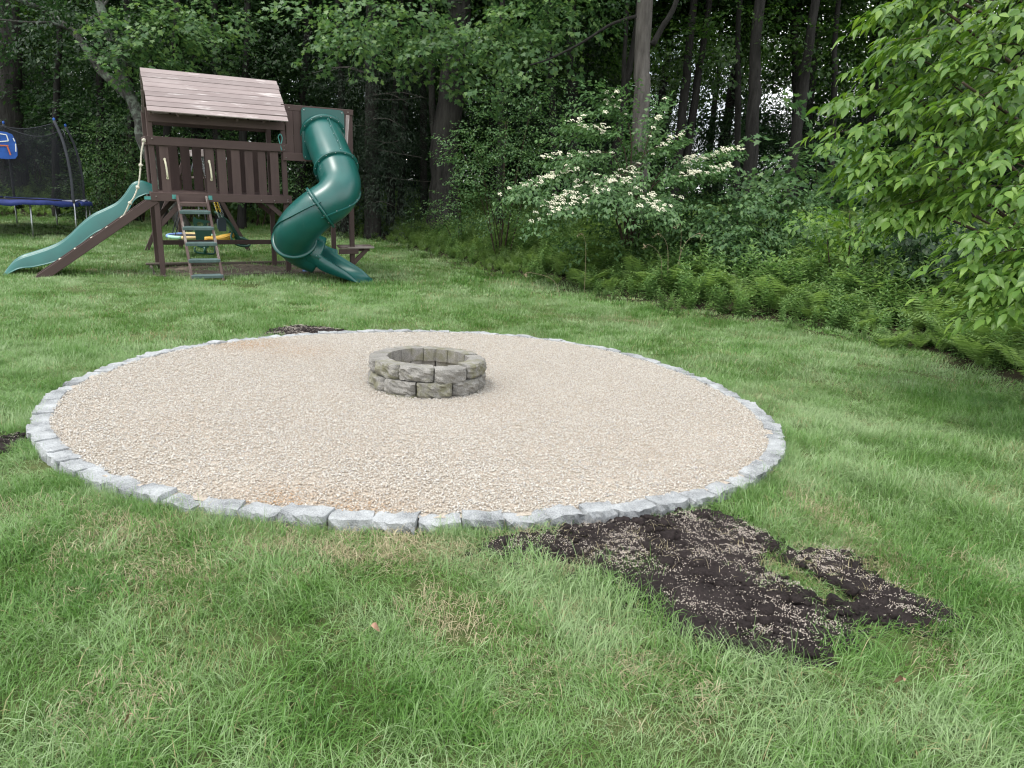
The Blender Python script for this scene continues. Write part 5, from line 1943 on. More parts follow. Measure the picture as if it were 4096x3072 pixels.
def deep_wood():
    rg = np.random.default_rng(99)
    spots = []
    tries = 0
    while len(spots) < 86 and tries < 6000:
        tries += 1
        Y = rg.uniform(26, 62)
        px = rg.uniform(-500, 4600)
        p = at(px, 800, Y)
        if float(woods_dist(p[0:1], p[1:2])[0]) < 2.5:
            continue
        if any((p[0] - s[0]) ** 2 + (p[1] - s[1]) ** 2 < 2.6 ** 2 for s in spots):
            continue
        # the wood opens towards the right, where sky shows through
        if px > 2560 and px < 3650 and Y > 33 and rg.uniform() < 0.55:
            continue
        spots.append((p[0], p[1], px, Y))
    for k, (x, y, px, Y) in enumerate(spots):
        z = gz1(x, y)
        hem = (k % 6 == 0)
        t = thing("forest_tree", "tall dark-trunked hemlock standing deep in the wood" if hem else "tall broadleaf tree standing deep in the shaded wood", "tree", (x, y, z), (0, 0, rg.uniform(0, 6.28)),
                  "hemlocks deep in the wood" if hem else "broadleaf trees deep in the wood")
        obj("trunk", TRUNK_ME[int(rg.integers(0, 4))], t)
        if hem:
            o = obj("crown", CROWN_HEM[k % 2], t, (0, 0, rg.uniform(1.0, 3.0)), (0, 0, rg.uniform(0, 6.28)), float(rg.uniform(0.9, 1.25)))
        else:
            o = obj("crown", CROWN_ME[k % 4], t, (0, 0, rg.uniform(3.2, 5.5)), (0, 0, rg.uniform(0, 6.28)), float(rg.uniform(0.95, 1.35)))
    # the far rows: lower crowns close the view on the left and centre
    far = []
    tries = 0
    while len(far) < 46 and tries < 6000:
        tries += 1
        Y, px = rg.uniform(46, 68), rg.uniform(-700, 4700)
        if 2500 < px < 3700:
            continue
        p = at(px, 800, Y)
        if any((p[0] - q[0]) ** 2 + (p[1] - q[1]) ** 2 < 3.0 ** 2 for q in far):
            continue
        far.append((p[0], p[1]))
    for k, (x, y) in enumerate(far):
        t = thing("forest_tree", "full leafy tree with foliage to the ground in the farthest rows of the wood", "tree", (x, y, gz1(x, y)), (0, 0, rg.uniform(0, 6.28)), "low-crowned trees in the farthest rows")
        obj("trunk", TRUNK_ME[k % 4], t)
        obj("crown", CROWN_ME[k % 4], t, (0, 0, -0.6), (0, 0, rg.uniform(0, 6.28)), (1.35, 1.35, 1.2))
    # young growth under them
    sp2 = []
    tries = 0
    while len(sp2) < 62 and tries < 6000:
        tries += 1
        Y = rg.uniform(22, 48)
        px = rg.uniform(-400, 4300)
        p = at(px, 800, Y)
        wdv = float(woods_dist(p[0:1], p[1:2])[0])
        if wdv < (1.2 if px < 1300 else 5.5):
            continue
        if any((p[0] - s[0]) ** 2 + (p[1] - s[1]) ** 2 < 1.7 ** 2 for s in sp2):
            continue
        sp2.append((p[0], p[1]))
    for k, (x, y) in enumerate(sp2):
        t = thing("sapling", "young leafy sapling in the shade under the tall trees", "sapling", (x, y, gz1(x, y)), (0, 0, rg.uniform(0, 6.28)), "saplings under the forest trees")
        obj("trunk", SAP_TRUNK[k % 2], t)
        obj("crown", CROWN_LOW[k % 3], t, (0, 0, rg.uniform(0.1, 0.6)), (0, 0, rg.uniform(0, 6.28)), float(rg.uniform(0.8, 1.35)))


deep_wood()


def blob_px(px, py, Y, rx, ry, n, depth=1.0, origin=None):
    """an ellipsoid of sprays seen at px,py with half-sizes rx,ry in photograph pixels at Y metres"""
    if py < -100:                      # high canopy, mostly unseen, set back to let light onto the bank
        Y, depth = Y + 3.2, depth * 0.75
    c = at(px, py, Y)
    s = Y / F_PX
    c = c - (origin if origin is not None else 0)
    return (c, (rx * s, max(rx, ry) * s * depth, ry * s), n)


def edge_trees():
    bd, bb, bg, bl = MAT["bark_dark"], MAT["bark_big"], MAT["bark_grey"], MAT["bark_lichen"]
    lf, lm, lh, ls = MAT["leaf_forest"], MAT["leaf_maple"], MAT["leaf_hemlock"], MAT["leaf_shrub"]

    # big forked dark tree at the far left
    t, o, P = tree("old_maple", "thick dark forked trunk behind the trampoline net, leftmost of the edge trees", 55, 25.5, 20, 0.42, bb, 1, 15)
    branch(t, [(-0.05, 0, 1.9), (0.35, 0, 3.4), (0.62, 0.05, 5.2), (0.7, 0, 8.0), (0.9, 0, 12)], 0.30, 0.16, bb, 2)
    crown_obj(t, fill_blobs(SP_FOREST, [blob_px(60, 40, 25, 330, 130, 130, 1, o), blob_px(-150, 250, 26, 250, 160, 60, 1, o), blob_px(200, -250, 25, 420, 200, 110, 1, o)], 201), lf)

    # leaning lichen tree behind the play tower
    Y = 21.0
    b = at(700, 800, Y)
    z = gz1(b[0], b[1])
    t = thing("leaning_tree", "leaning grey lichen-covered tree rising behind the left end of the play tower", "tree", (b[0], b[1], z))
    o = np.array([b[0], b[1], z])
    pp = lambda x, y, dy=0.0: tuple(at(x * S, y * S, Y + dy) - o)
    me, _, _ = trunk_mesh("trunk", [(0.25, 0.3, -0.2), pp(318, 330), pp(300, 255), pp(272, 180), pp(255, 120), pp(230, 60), pp(215, 0), pp(190, -160)], 0.175, 0.10, bl, 5, 12, 1.3, 34)
    obj("trunk", me, t)
    branch(t, [pp(283, 215), pp(252, 185), pp(215, 150), pp(185, 105), pp(160, 70), pp(100, 25), pp(40, 0, -1), pp(-60, -40, -2)], 0.14, 0.05, bl, 6)
    branch(t, [pp(164, 74), pp(190, 48), pp(212, 28), pp(240, -10)], 0.07, 0.03, bl, 7)
    branch(t, [pp(155, 66), pp(110, 50, -0.5), pp(50, 48, -1), pp(-20, 40, -1.5)], 0.05, 0.02, bl, 8)
    crown_obj(t, fill_blobs(SP_FOREST, [blob_px(380, 40, Y, 160, 110, 45, 1, o), blob_px(150, 60, Y - 1, 240, 90, 55, 1, o), blob_px(380, 480, Y + 0.5, 70, 140, 14, 1, o), blob_px(480, 260, Y, 60, 120, 10, 1, o), blob_px(200, -200, Y, 500, 200, 150, 1, o)], 202), lf)

    # maple with pale, light-catching leaves above the tower roof
    t, o, P = tree("young_maple", "maple with pale light-catching leaf sprays just above the tower roof", 640, 22.5, 700, 0.13, bd, 11, 12)
    crown_obj(t, fill_blobs(SP_MAPLE, [blob_px(640, 110, 20.5, 190, 60, 60, 1, o), blob_px(560, 210, 20.2, 120, 45, 28, 1, o), blob_px(820, 60, 21, 160, 60, 36, 1, o), blob_px(700, -120, 21, 300, 120, 70, 1, o)], 203), lm)
    # dark trees filling the centre left
    t, o, P = tree("forest_edge_tree", "slim dark trunk with mid-green leaves behind the tower roof", 880, 24, 850, 0.17, bd, 12, 14)
    crown_obj(t, fill_blobs(SP_FOREST, [blob_px(900, 150, 23, 260, 160, 130, 1, o), blob_px(760, 330, 23.5, 220, 120, 60, 1, o), blob_px(1050, 330, 23.5, 200, 130, 60, 1, o), blob_px(900, -200, 23, 420, 200, 140, 1, o)], 204), lf)
    t, o, P = tree("forest_edge_tree", "slim trunk with leafy crown between the leaning tree and the trampoline", 400, 25, 395, 0.16, bd, 13, 14)
    crown_obj(t, fill_blobs(SP_FOREST, [blob_px(420, 330, 24.5, 170, 120, 60, 1, o), blob_px(300, 190, 25, 200, 120, 70, 1, o), blob_px(430, 560, 25, 160, 130, 36, 1, o), blob_px(400, -200, 25, 420, 200, 120, 1, o)], 205), lf)
    t, o, P = tree("forest_edge_tree", "dark trunk with foliage right of the side platform", 1190, 25, 1230, 0.2, bd, 14, 14)
    crown_obj(t, fill_blobs(SP_FOREST, [blob_px(1180, 120, 24, 200, 160, 90, 1, o), blob_px(1260, 330, 24.5, 150, 110, 40, 1, o), blob_px(1200, -220, 24, 400, 200, 120, 1, o)], 206), lf)
    # mid-height growth left and behind the tower
    for k, (px, py, Yq, rx, ry, n, lab) in enumerate((
            (470, 640, 22.5, 150, 150, 120, "pale green bush just right of the trampoline poles"),
            (400, 780, 22.0, 110, 80, 80, "low dark bush behind the trampoline's right edge"),
            (560, 560, 23.5, 120, 160, 90, "tall bush between the trampoline and the tower's left post"),
            (760, 640, 24.0, 190, 140, 110, "broad bush showing through the tower's opening under the roof"),
            (1040, 640, 24.0, 160, 150, 90, "bush showing between the rail slats at the tower's right"),
            (150, 600, 26.0, 220, 200, 130, "tall bush seen dimly through the trampoline net"),
            (1230, 720, 23.0, 110, 100, 70, "small yellowish bush behind the green tube slide"))):
        b = at(px, 800, Yq)
        z = gz1(b[0], b[1])
        t = thing("understory_bush", lab, "bush", (b[0], b[1], z))
        o = np.array([b[0], b[1], z])
        c = at(px, py, Yq) - o
        for q in range(4):
            rg = np.random.default_rng(k * 10 + q)
            obj("stem", trunk_mesh("stem", [(rg.normal(0, 0.12), rg.normal(0, 0.1), -0.15), tuple(c * [0.4, 0.4, 0.5] + rg.normal(0, 0.15, 3)), tuple(c + rg.normal(0, 0.4, 3))], 0.025, 0.008, MAT["stem"], k * 7 + q, 6, 1.1, 10)[0], t)
        crown_obj(t, fill_blobs(SP_SAP, [blob_px(px, py, Yq, rx, ry, int(n * 0.8), 1, o), blob_px(px - rx * 0.3, py + ry * 0.6, Yq, rx * 0.9, ry * 0.6, int(n * 0.45), 1, o)], 300 + k, 0.85), lf if k in (1, 5) else ls, "foliage")

    # dark hemlock with dead lower branches
    t, o, P = tree("hemlock", "dark hemlock with bare dead lower branches right of the tube slide", 1490, 22.0, 1480, 0.24, bb, 21, 15, flare=1.3)
    crown_obj(t, fill_blobs(SP_HEM, [blob_px(1500, 420, 22, 190, 200, 200, 1, o), blob_px(1600, 660, 22.3, 150, 200, 150, 1, o), blob_px(1430, 660, 22.5, 120, 200, 130, 1, o), blob_px(1500, 120, 22, 260, 160, 90, 1, o), blob_px(1500, -250, 22, 420, 220, 120, 1, o)], 207, 0.95, droop=0.3), lh)
    rg = np.random.default_rng(5)
    for q in range(15):
        zq = rg.uniform(0.8, 5.5)
        a = rg.choice([-1, 1])
        l = rg.uniform(0.8, 1.9)
        branch(t, [(0, -0.1, zq), (a * l * 0.5, -rg.uniform(0.1, 0.6), zq + rg.normal(0.05, 0.12)), (a * l, -rg.uniform(0.2, 1.0), zq - rg.uniform(-0.1, 0.35))], 0.02, 0.005, MAT["bark_grey"], 50 + q)
    # the big-butted old tree
    t, o, P = tree("old_oak", "massive rough-barked trunk with flared base beside the hemlock", 1780, 21.5, 1840, 0.44, bb, 22, 16, flare=1.4, r1=0.26, bend=-0.12)
    branch(t, [(-0.15, 0, 1.8), (-0.42, 0.1, 3.2), (-0.5, 0.15, 5.0), (-0.55, 0.2, 8.0)], 0.12, 0.07, bb, 23)
    crown_obj(t, fill_blobs(SP_FOREST, [blob_px(1900, -200, 21, 420, 200, 130, 1, o), blob_px(2000, 120, 21.5, 200, 120, 45, 1, o)], 208), lf)
    # maple reaching out from behind: the pale leaf tiers across the top centre
    t, o, P = tree("edge_maple", "maple whose pale tiers of leaves hang across the top centre of the wood", 1560, 22.6, 1600, 0.13, bd, 24, 10)
    crown_obj(t, fill_blobs(SP_MAPLE, [blob_px(1480, 145, 18.6, 200, 34, 46, 0.8, o), blob_px(1420, 40, 18.8, 190, 40, 40, 0.8, o), blob_px(1640, 60, 18.5, 160, 50, 36, 0.8, o), blob_px(1740, 165, 18.3, 110, 60, 26, 0.8, o),
                                       blob_px(1960, 130, 18.2, 150, 60, 44, 0.8, o), blob_px(2080, 60, 18.4, 160, 50, 36, 0.8, o), blob_px(2060, 200, 18.0, 130, 40, 26, 0.8, o), blob_px(1900, 280, 18.0, 80, 40, 14, 0.8, o), blob_px(1700, -120, 18.5, 420, 90, 90, 0.8, o),
                                       blob_px(2260, 30, 18.4, 160, 60, 30, 0.8, o)], 209, 0.9, droop=0.25), lm)
    # straight grey tree behind the dogwood
    t, o, P = tree("grey_tree", "straight pale grey trunk standing behind the white-flowering dogwood", 2565, 17.5, 2585, 0.185, bg, 25, 15, flare=1.25, r1=0.165)
    oo = o
    q = lambda x, y, dy=0.0: tuple(at(x, y, 17.0 + dy) - oo)
    branch(t, [q(2545, 65), q(2440, 100), q(2330, 170), q(2200, 235), q(2120, 260, -0.5)], 0.04, 0.015, bd, 26)
    branch(t, [q(2610, 180), q(2650, 110), q(2700, 20), q(2740, -120)], 0.07, 0.05, bd, 27)
    crown_obj(t, fill_blobs(SP_FOREST, [blob_px(2600, -260, 17, 520, 160, 110, 1, oo), blob_px(2330, -60, 17, 160, 90, 26, 1, oo)], 210), lf)
    specs = [("slender_tree", "slim dark trunk close on the left of the straight grey tree", 2470, 19.5, 2515, 0.075, bd, 31, 0.0),
             ("slender_tree", "dark trunk leaning right behind the grey tree's left branch", 2420, 20.0, 2560, 0.13, bd, 32, 0.0),
             ("slender_tree", "left stem of the V-shaped pair between the grey tree and the dark trunks", 2690, 21.0, 2780, 0.15, bd, 33, 0.0),
             ("slender_tree", "right stem of the V-shaped pair between the grey tree and the dark trunks", 2715, 21.2, 2840, 0.14, bd, 34, 0.0),
             ("forest_edge_tree", "dark upright trunk left of the leaning one in the shaded gap", 3000, 19.0, 3045, 0.20, bd, 35, 0.0),
             ("forest_edge_tree", "dark trunk leaning to the right above the maple sapling", 3145, 19.5, 3270, 0.17, bd, 36, 0.0),
             ("slender_tree", "thin dark trunk just left of the upright dark trunk", 2955, 21.0, 2965, 0.11, bd, 37, 0.0),
             ("slender_tree", "slim dark trunk among the rounded shrub's branches", 2005, 19.5, 2010, 0.10, bd, 38, 0.0),
             ("slender_tree", "thin dark trunk between the forked maple and the leaning tree", 215, 23.5, 225, 0.12, bd, 43, 0.0),
             ("slender_tree", "dark trunk just left of the leaning lichen tree", 540, 23.5, 500, 0.13, bd, 44, 0.0),
             ("slender_tree", "dark trunk rising behind the right half of the tower roof", 960, 23.0, 985, 0.14, bd, 45, 0.0),
             ("slender_tree", "dark trunk just right of the slide's top panel", 1385, 23.0, 1350, 0.14, bd, 46, 0.0),
             ("slender_tree", "thin dark trunk between the hemlock and the massive trunk", 1600, 23.5, 1640, 0.11, bd, 47, 0.0),
             ("slender_tree", "dark trunk left of the straight grey tree, behind the rounded shrub", 2230, 21.5, 2200, 0.13, bd, 48, 0.0),
             ("slender_tree", "thin dark trunk left of the massive flared one", 1700, 23.0, 1690, 0.13, bd, 39, 0.0),
             ("slender_tree", "thin dark trunk at the right end of the shaded gap", 3330, 21.0, 3360, 0.10, bd, 40, 0.0)]
    for k, (nm, lab, px, Yq, top, r0, mt, sd_, bend) in enumerate(specs):
        t, o, P = tree(nm, lab, px, Yq, top, r0, mt, sd_, 14, flare=1.35)
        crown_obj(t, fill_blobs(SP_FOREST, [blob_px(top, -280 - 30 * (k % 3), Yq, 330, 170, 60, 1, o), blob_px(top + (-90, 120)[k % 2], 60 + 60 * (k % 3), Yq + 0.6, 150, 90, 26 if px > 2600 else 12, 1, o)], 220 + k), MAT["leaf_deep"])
    # second hemlock closing the shade behind the dogwood
    t, o, P = tree("hemlock", "dark hemlock closing the shade behind the dogwood's top", 2300, 22.5, 2290, 0.2, bb, 41, 15)
    crown_obj(t, fill_blobs(SP_HEM, [blob_px(2280, 420, 22.5, 200, 160, 80, 1, o), blob_px(2260, 200, 22.5, 180, 150, 60, 1, o), blob_px(2300, -250, 22, 420, 220, 100, 1, o), blob_px(2350, 650, 22.5, 200, 120, 50, 1, o)], 211, 0.95, droop=0.3), lh)
    t, o, P = tree("hemlock", "dark hemlock filling the gap behind the two dark trunks", 3200, 25.0, 3190, 0.2, bb, 42, 15)
    crown_obj(t, fill_blobs(SP_HEM, [blob_px(3000, 330, 26, 420, 170, 60, 1, o), blob_px(3050, 600, 25, 330, 130, 110, 1, o), blob_px(3330, 520, 25, 250, 160, 90, 1, o), blob_px(2860, 560, 25, 160, 100, 50, 1, o), blob_px(3400, 800, 24, 330, 150, 100, 1, o)], 212, 0.95, droop=0.3), lh)


edge_trees()


# ------------------------------------------------------------------ shrubs along the edge
def shrub(name, label, px, base_py, Y, blobs, sprays, mat, seed, stems=5, cat="shrub", scale=1.0, spread=0.5, push=1.6):
    b = at(px, base_py, Y + push)
    z = gz1(b[0], b[1])
    t = thing(name, label, cat, (b[0], b[1], z))
    o = np.array([b[0], b[1], z])
    bl = [blob_px(q[0], q[1], q[2] + push, q[3], q[4], q[5], q[6] if len(q) > 6 else 0.8, o) for q in blobs]
    rg = np.random.default_rng(seed)
    for k in range(stems):
        c = bl[k % len(bl)][0] + rg.normal(0, 0.12, 3)
        r_ = [(rg.normal(0, 0.10), rg.normal(0, 0.10), -0.1), tuple(np.array(c) * [spread, spread, 0.55] + rg.normal(0, 0.08, 3)), tuple(c)]
        obj("stem", trunk_mesh("stem", r_, rg.uniform(0.012, 0.022), 0.005, MAT["stem"], seed + k, 6, 1.0, 12, 0.02)[0], t)
    crown_obj(t, fill_blobs(sprays, bl, seed, scale), mat, "foliage")
    return t, o


def shrubs():
    ls = MAT["leaf_shrub"]
    shrub("honeysuckle_shrub", "tall rounded-leaf shrub in front of the massive trunk, left of the dogwood", 2010, 900, 15.6,
          [(1940, 620, 15.4, 120, 130, 90), (2030, 480, 15.6, 130, 120, 90), (2130, 360, 15.8, 120, 50, 46), (2060, 690, 15.2, 150, 130, 110), (1860, 580, 15.0, 80, 50, 22), (1960, 800, 15.0, 130, 80, 70), (2180, 520, 15.6, 110, 110, 60)],
          SP_SHRUB, ls, 401, 9, scale=1.0)
    shrub("low_shrub", "low dark shrub at the foot of the massive trunk", 1830, 860, 17.5, [(1830, 830, 17.2, 70, 45, 34), (1760, 850, 17.2, 60, 30, 18)], SP_SHRUB, ls, 402, 3)
    shrub("low_shrub", "dark leafy shrub under the dogwood's spreading tiers", 2500, 1000, 12.8, [(2480, 980, 13.4, 190, 60, 60), (2640, 960, 13.4, 140, 70, 44)], SP_DOG, MAT["leaf_dogwood"], 403, 6)
    shrub("viburnum_shrub", "layered green shrub right of the dogwood beneath the dark trunks", 2960, 1080, 12.6,
          [(2930, 830, 12.8, 170, 60, 70), (3060, 900, 12.5, 210, 70, 95), (2950, 960, 12.3, 190, 60, 80), (3110, 800, 12.9, 150, 60, 55), (3050, 1010, 12.2, 190, 60, 70), (2830, 940, 12.5, 120, 60, 44)], SP_DOG, ls, 404, 8)
    shrub("viburnum_shrub", "darker shrub between the dogwood's foot and the layered shrub", 2760, 1060, 13.2, [(2740, 900, 13.2, 120, 80, 60), (2790, 990, 13.0, 130, 70, 55), (2700, 830, 13.4, 90, 50, 24)], SP_SHRUB, MAT["leaf_forest"], 405, 5, scale=1.3)
    shrub("maple_sapling", "maple sapling with wide leaves in front of the leaning dark trunk", 3230, 1040, 13.6, [(3220, 640, 13.6, 130, 60, 26), (3180, 720, 13.5, 120, 50, 20), (3300, 690, 13.6, 90, 50, 14)], SP_MAPLE, ls, 406, 2, "sapling", 1.0)
    shrub("ash_sapling", "small bright sapling between the layered shrub and the big-leaved tree", 3420, 1080, 10.6, [(3380, 870, 10.6, 100, 40, 16), (3420, 950, 10.5, 80, 50, 13), (3320, 900, 10.7, 60, 30, 7)], SP_DOG, MAT["leaf_big"], 407, 3, "sapling", 1.15)
    shrub("dark_shrub", "dark shaded shrub under the big-leaved tree's lower limbs", 3760, 1120, 9.6, [(3780, 960, 9.8, 200, 90, 70), (3900, 1060, 9.2, 160, 70, 44), (3640, 930, 10.6, 120, 70, 34)], SP_DOG, MAT["leaf_forest"], 408, 4, scale=1.2)


shrubs()


def dogwood():
    Y = 14.8
    PUSH = 1.5
    b = at(2520, 1000, Y)
    z = gz1(b[0], b[1])
    t = thing("dogwood", "spreading dogwood covered in tiers of flat cream-white flower clusters", "shrub", (b[0], b[1], z))
    o = np.array([b[0], b[1], z])
    rg = np.random.default_rng(77)
    # tiers: from the stem side to the tip, in photograph pixels, with distance
    tiers = [((2330, 660, 13.2), (2090, 760, 12.6), 34, 60), ((2400, 700, 13.0), (2200, 830, 12.4), 30, 56), ((2500, 700, 13.0), (2330, 800, 12.3), 34, 56), ((2560, 760, 12.9), (2600, 830, 12.1), 30, 52),
             ((2640, 720, 13.2), (2860, 690, 12.8), 36, 64), ((2650, 680, 13.4), (2900, 620, 13.2), 30, 60), ((2480, 560, 13.6), (2300, 500, 13.2), 26, 34), ((2520, 520, 13.7), (2440, 400, 13.4), 26, 20),
             ((2580, 600, 13.5), (2640, 440, 13.6), 22, 16), ((2450, 620, 13.4), (2230, 640, 12.9), 26, 30), ((2560, 640, 13.3), (2700, 560, 13.2), 24, 22), ((2560, 660, 13.4), (2420, 760, 12.7), 26, 50),
             ((2380, 800, 12.8), (2160, 880, 12.4), 16, 20), ((2620, 780, 13.0), (2700, 820, 12.2), 20, 30), ((2480, 460, 13.9), (2340, 430, 13.6), 16, 6)]
    tiers = [((a[0], a[1], a[2] + PUSH), (e[0], e[1], e[2] + PUSH), n1, n2) for a, e, n1, n2 in tiers]
    pos, dirs, fl = [], [], []
    for (a, e, ns, nf) in tiers:
        A, E_ = at(*a) - o, at(*e) - o
        d = E_ - A
        L = np.linalg.norm(d)
        side = np.cross(d / L, [0, 0, 1.0])
        for _ in range(int(ns * 1.15)):
            f = rg.uniform(-0.1, 1.0)
            w = rg.normal(0, 0.30)
            pos.append(A + d * f + side * w + np.array([0, 0, rg.normal(-0.02, 0.06)]))
            dirs.append(d / L * 0.9 + side * w * 1.2 + rg.normal(0, 0.25, 3) * [1, 1, 0.3])
        for _ in range(int(nf * 0.56)):
            f = rg.uniform(0.25, 1.22)
            w = rg.normal(0, 0.28)
            fl.append(A + d * f + side * w * 0.8 + np.array([0.01, -0.24, 0.045 + rg.normal(0, 0.045)]))
    pos, dirs = np.array(pos), np.array(dirs)
    fr = basis(dirs, np.array([0, 0, 1.0]) + 0 * dirs, rg.normal(0, 0.2, len(pos)))
    s = rg.uniform(0.75, 1.1, len(pos))
    which = rg.integers(0, 5, len(pos))
    parts = [place(*SP_DOG[k], pos[which == k], fr[which == k], s[which == k]) for k in range(5)]
    # the shaded body behind the flowering tiers
    parts.append(fill_blobs(SP_DOG, [blob_px(2480, 760, 15.5, 260, 110, 90, 0.7, o), blob_px(2420, 560, 15.7, 170, 90, 50, 0.7, o), blob_px(2650, 640, 15.5, 160, 90, 40, 0.7, o), blob_px(2560, 850, 15.7, 200, 50, 24, 0.7, o)], 78, 0.95))
    crown_obj(t, join(parts), MAT["leaf_dogwood"], "foliage")
    # stems fanning from the ground
    for k, (a, e, ns, nf) in enumerate(tiers[:12]):
        m = at(*a) - o
        me = trunk_mesh("stem", [(rg.normal(0, 0.10), rg.normal(0, 0.08), -0.1), tuple(m * [0.35, 0.35, 0.55] + rg.normal(0, 0.04, 3)), tuple(m), tuple(at(*e) - o)], 0.022, 0.006, MAT["stem"], 600 + k, 6, 1.0, 18, 0.02)[0]
        obj("stem", me, t)
    # flower clusters: flat domes of tiny blossoms
    cl = []
    V0, T0 = ico(1)
    for k in range(4):
        r2 = np.random.default_rng(650 + k)
        parts = []
        for q in range(11):
            a, rr = r2.uniform(0, 6.28), 0.033 * math.sqrt(r2.uniform())
            c = np.array([rr * math.cos(a), rr * math.sin(a), 0.016 - 14 * rr * rr + r2.normal(0, 0.002)])
            octV = np.array([[1, 0, 0], [-1, 0, 0], [0, 1, 0], [0, -1, 0], [0, 0, 1], [0, 0, -1]]) * [0.011, 0.011, 0.006]
            octT = np.array([[0, 2, 4], [2, 1, 4], [1, 3, 4], [3, 0, 4], [2, 0, 5], [1, 2, 5], [3, 1, 5], [0, 3, 5]])
            parts.append((octV + c, octT))
        V, T = join(parts)
        cl.append(mesh_tri("flower_cluster", V, T, MAT["flower"]))
    for k, p in enumerate(fl[:298]):
        obj("flower_cluster", cl[k % 4], t, p, (rg.normal(0.45, 0.25), rg.normal(0, 0.2), rg.uniform(0, 0.6)), float(rg.uniform(1.2, 1.8)))
    print("flower clusters", len(fl))


dogwood()


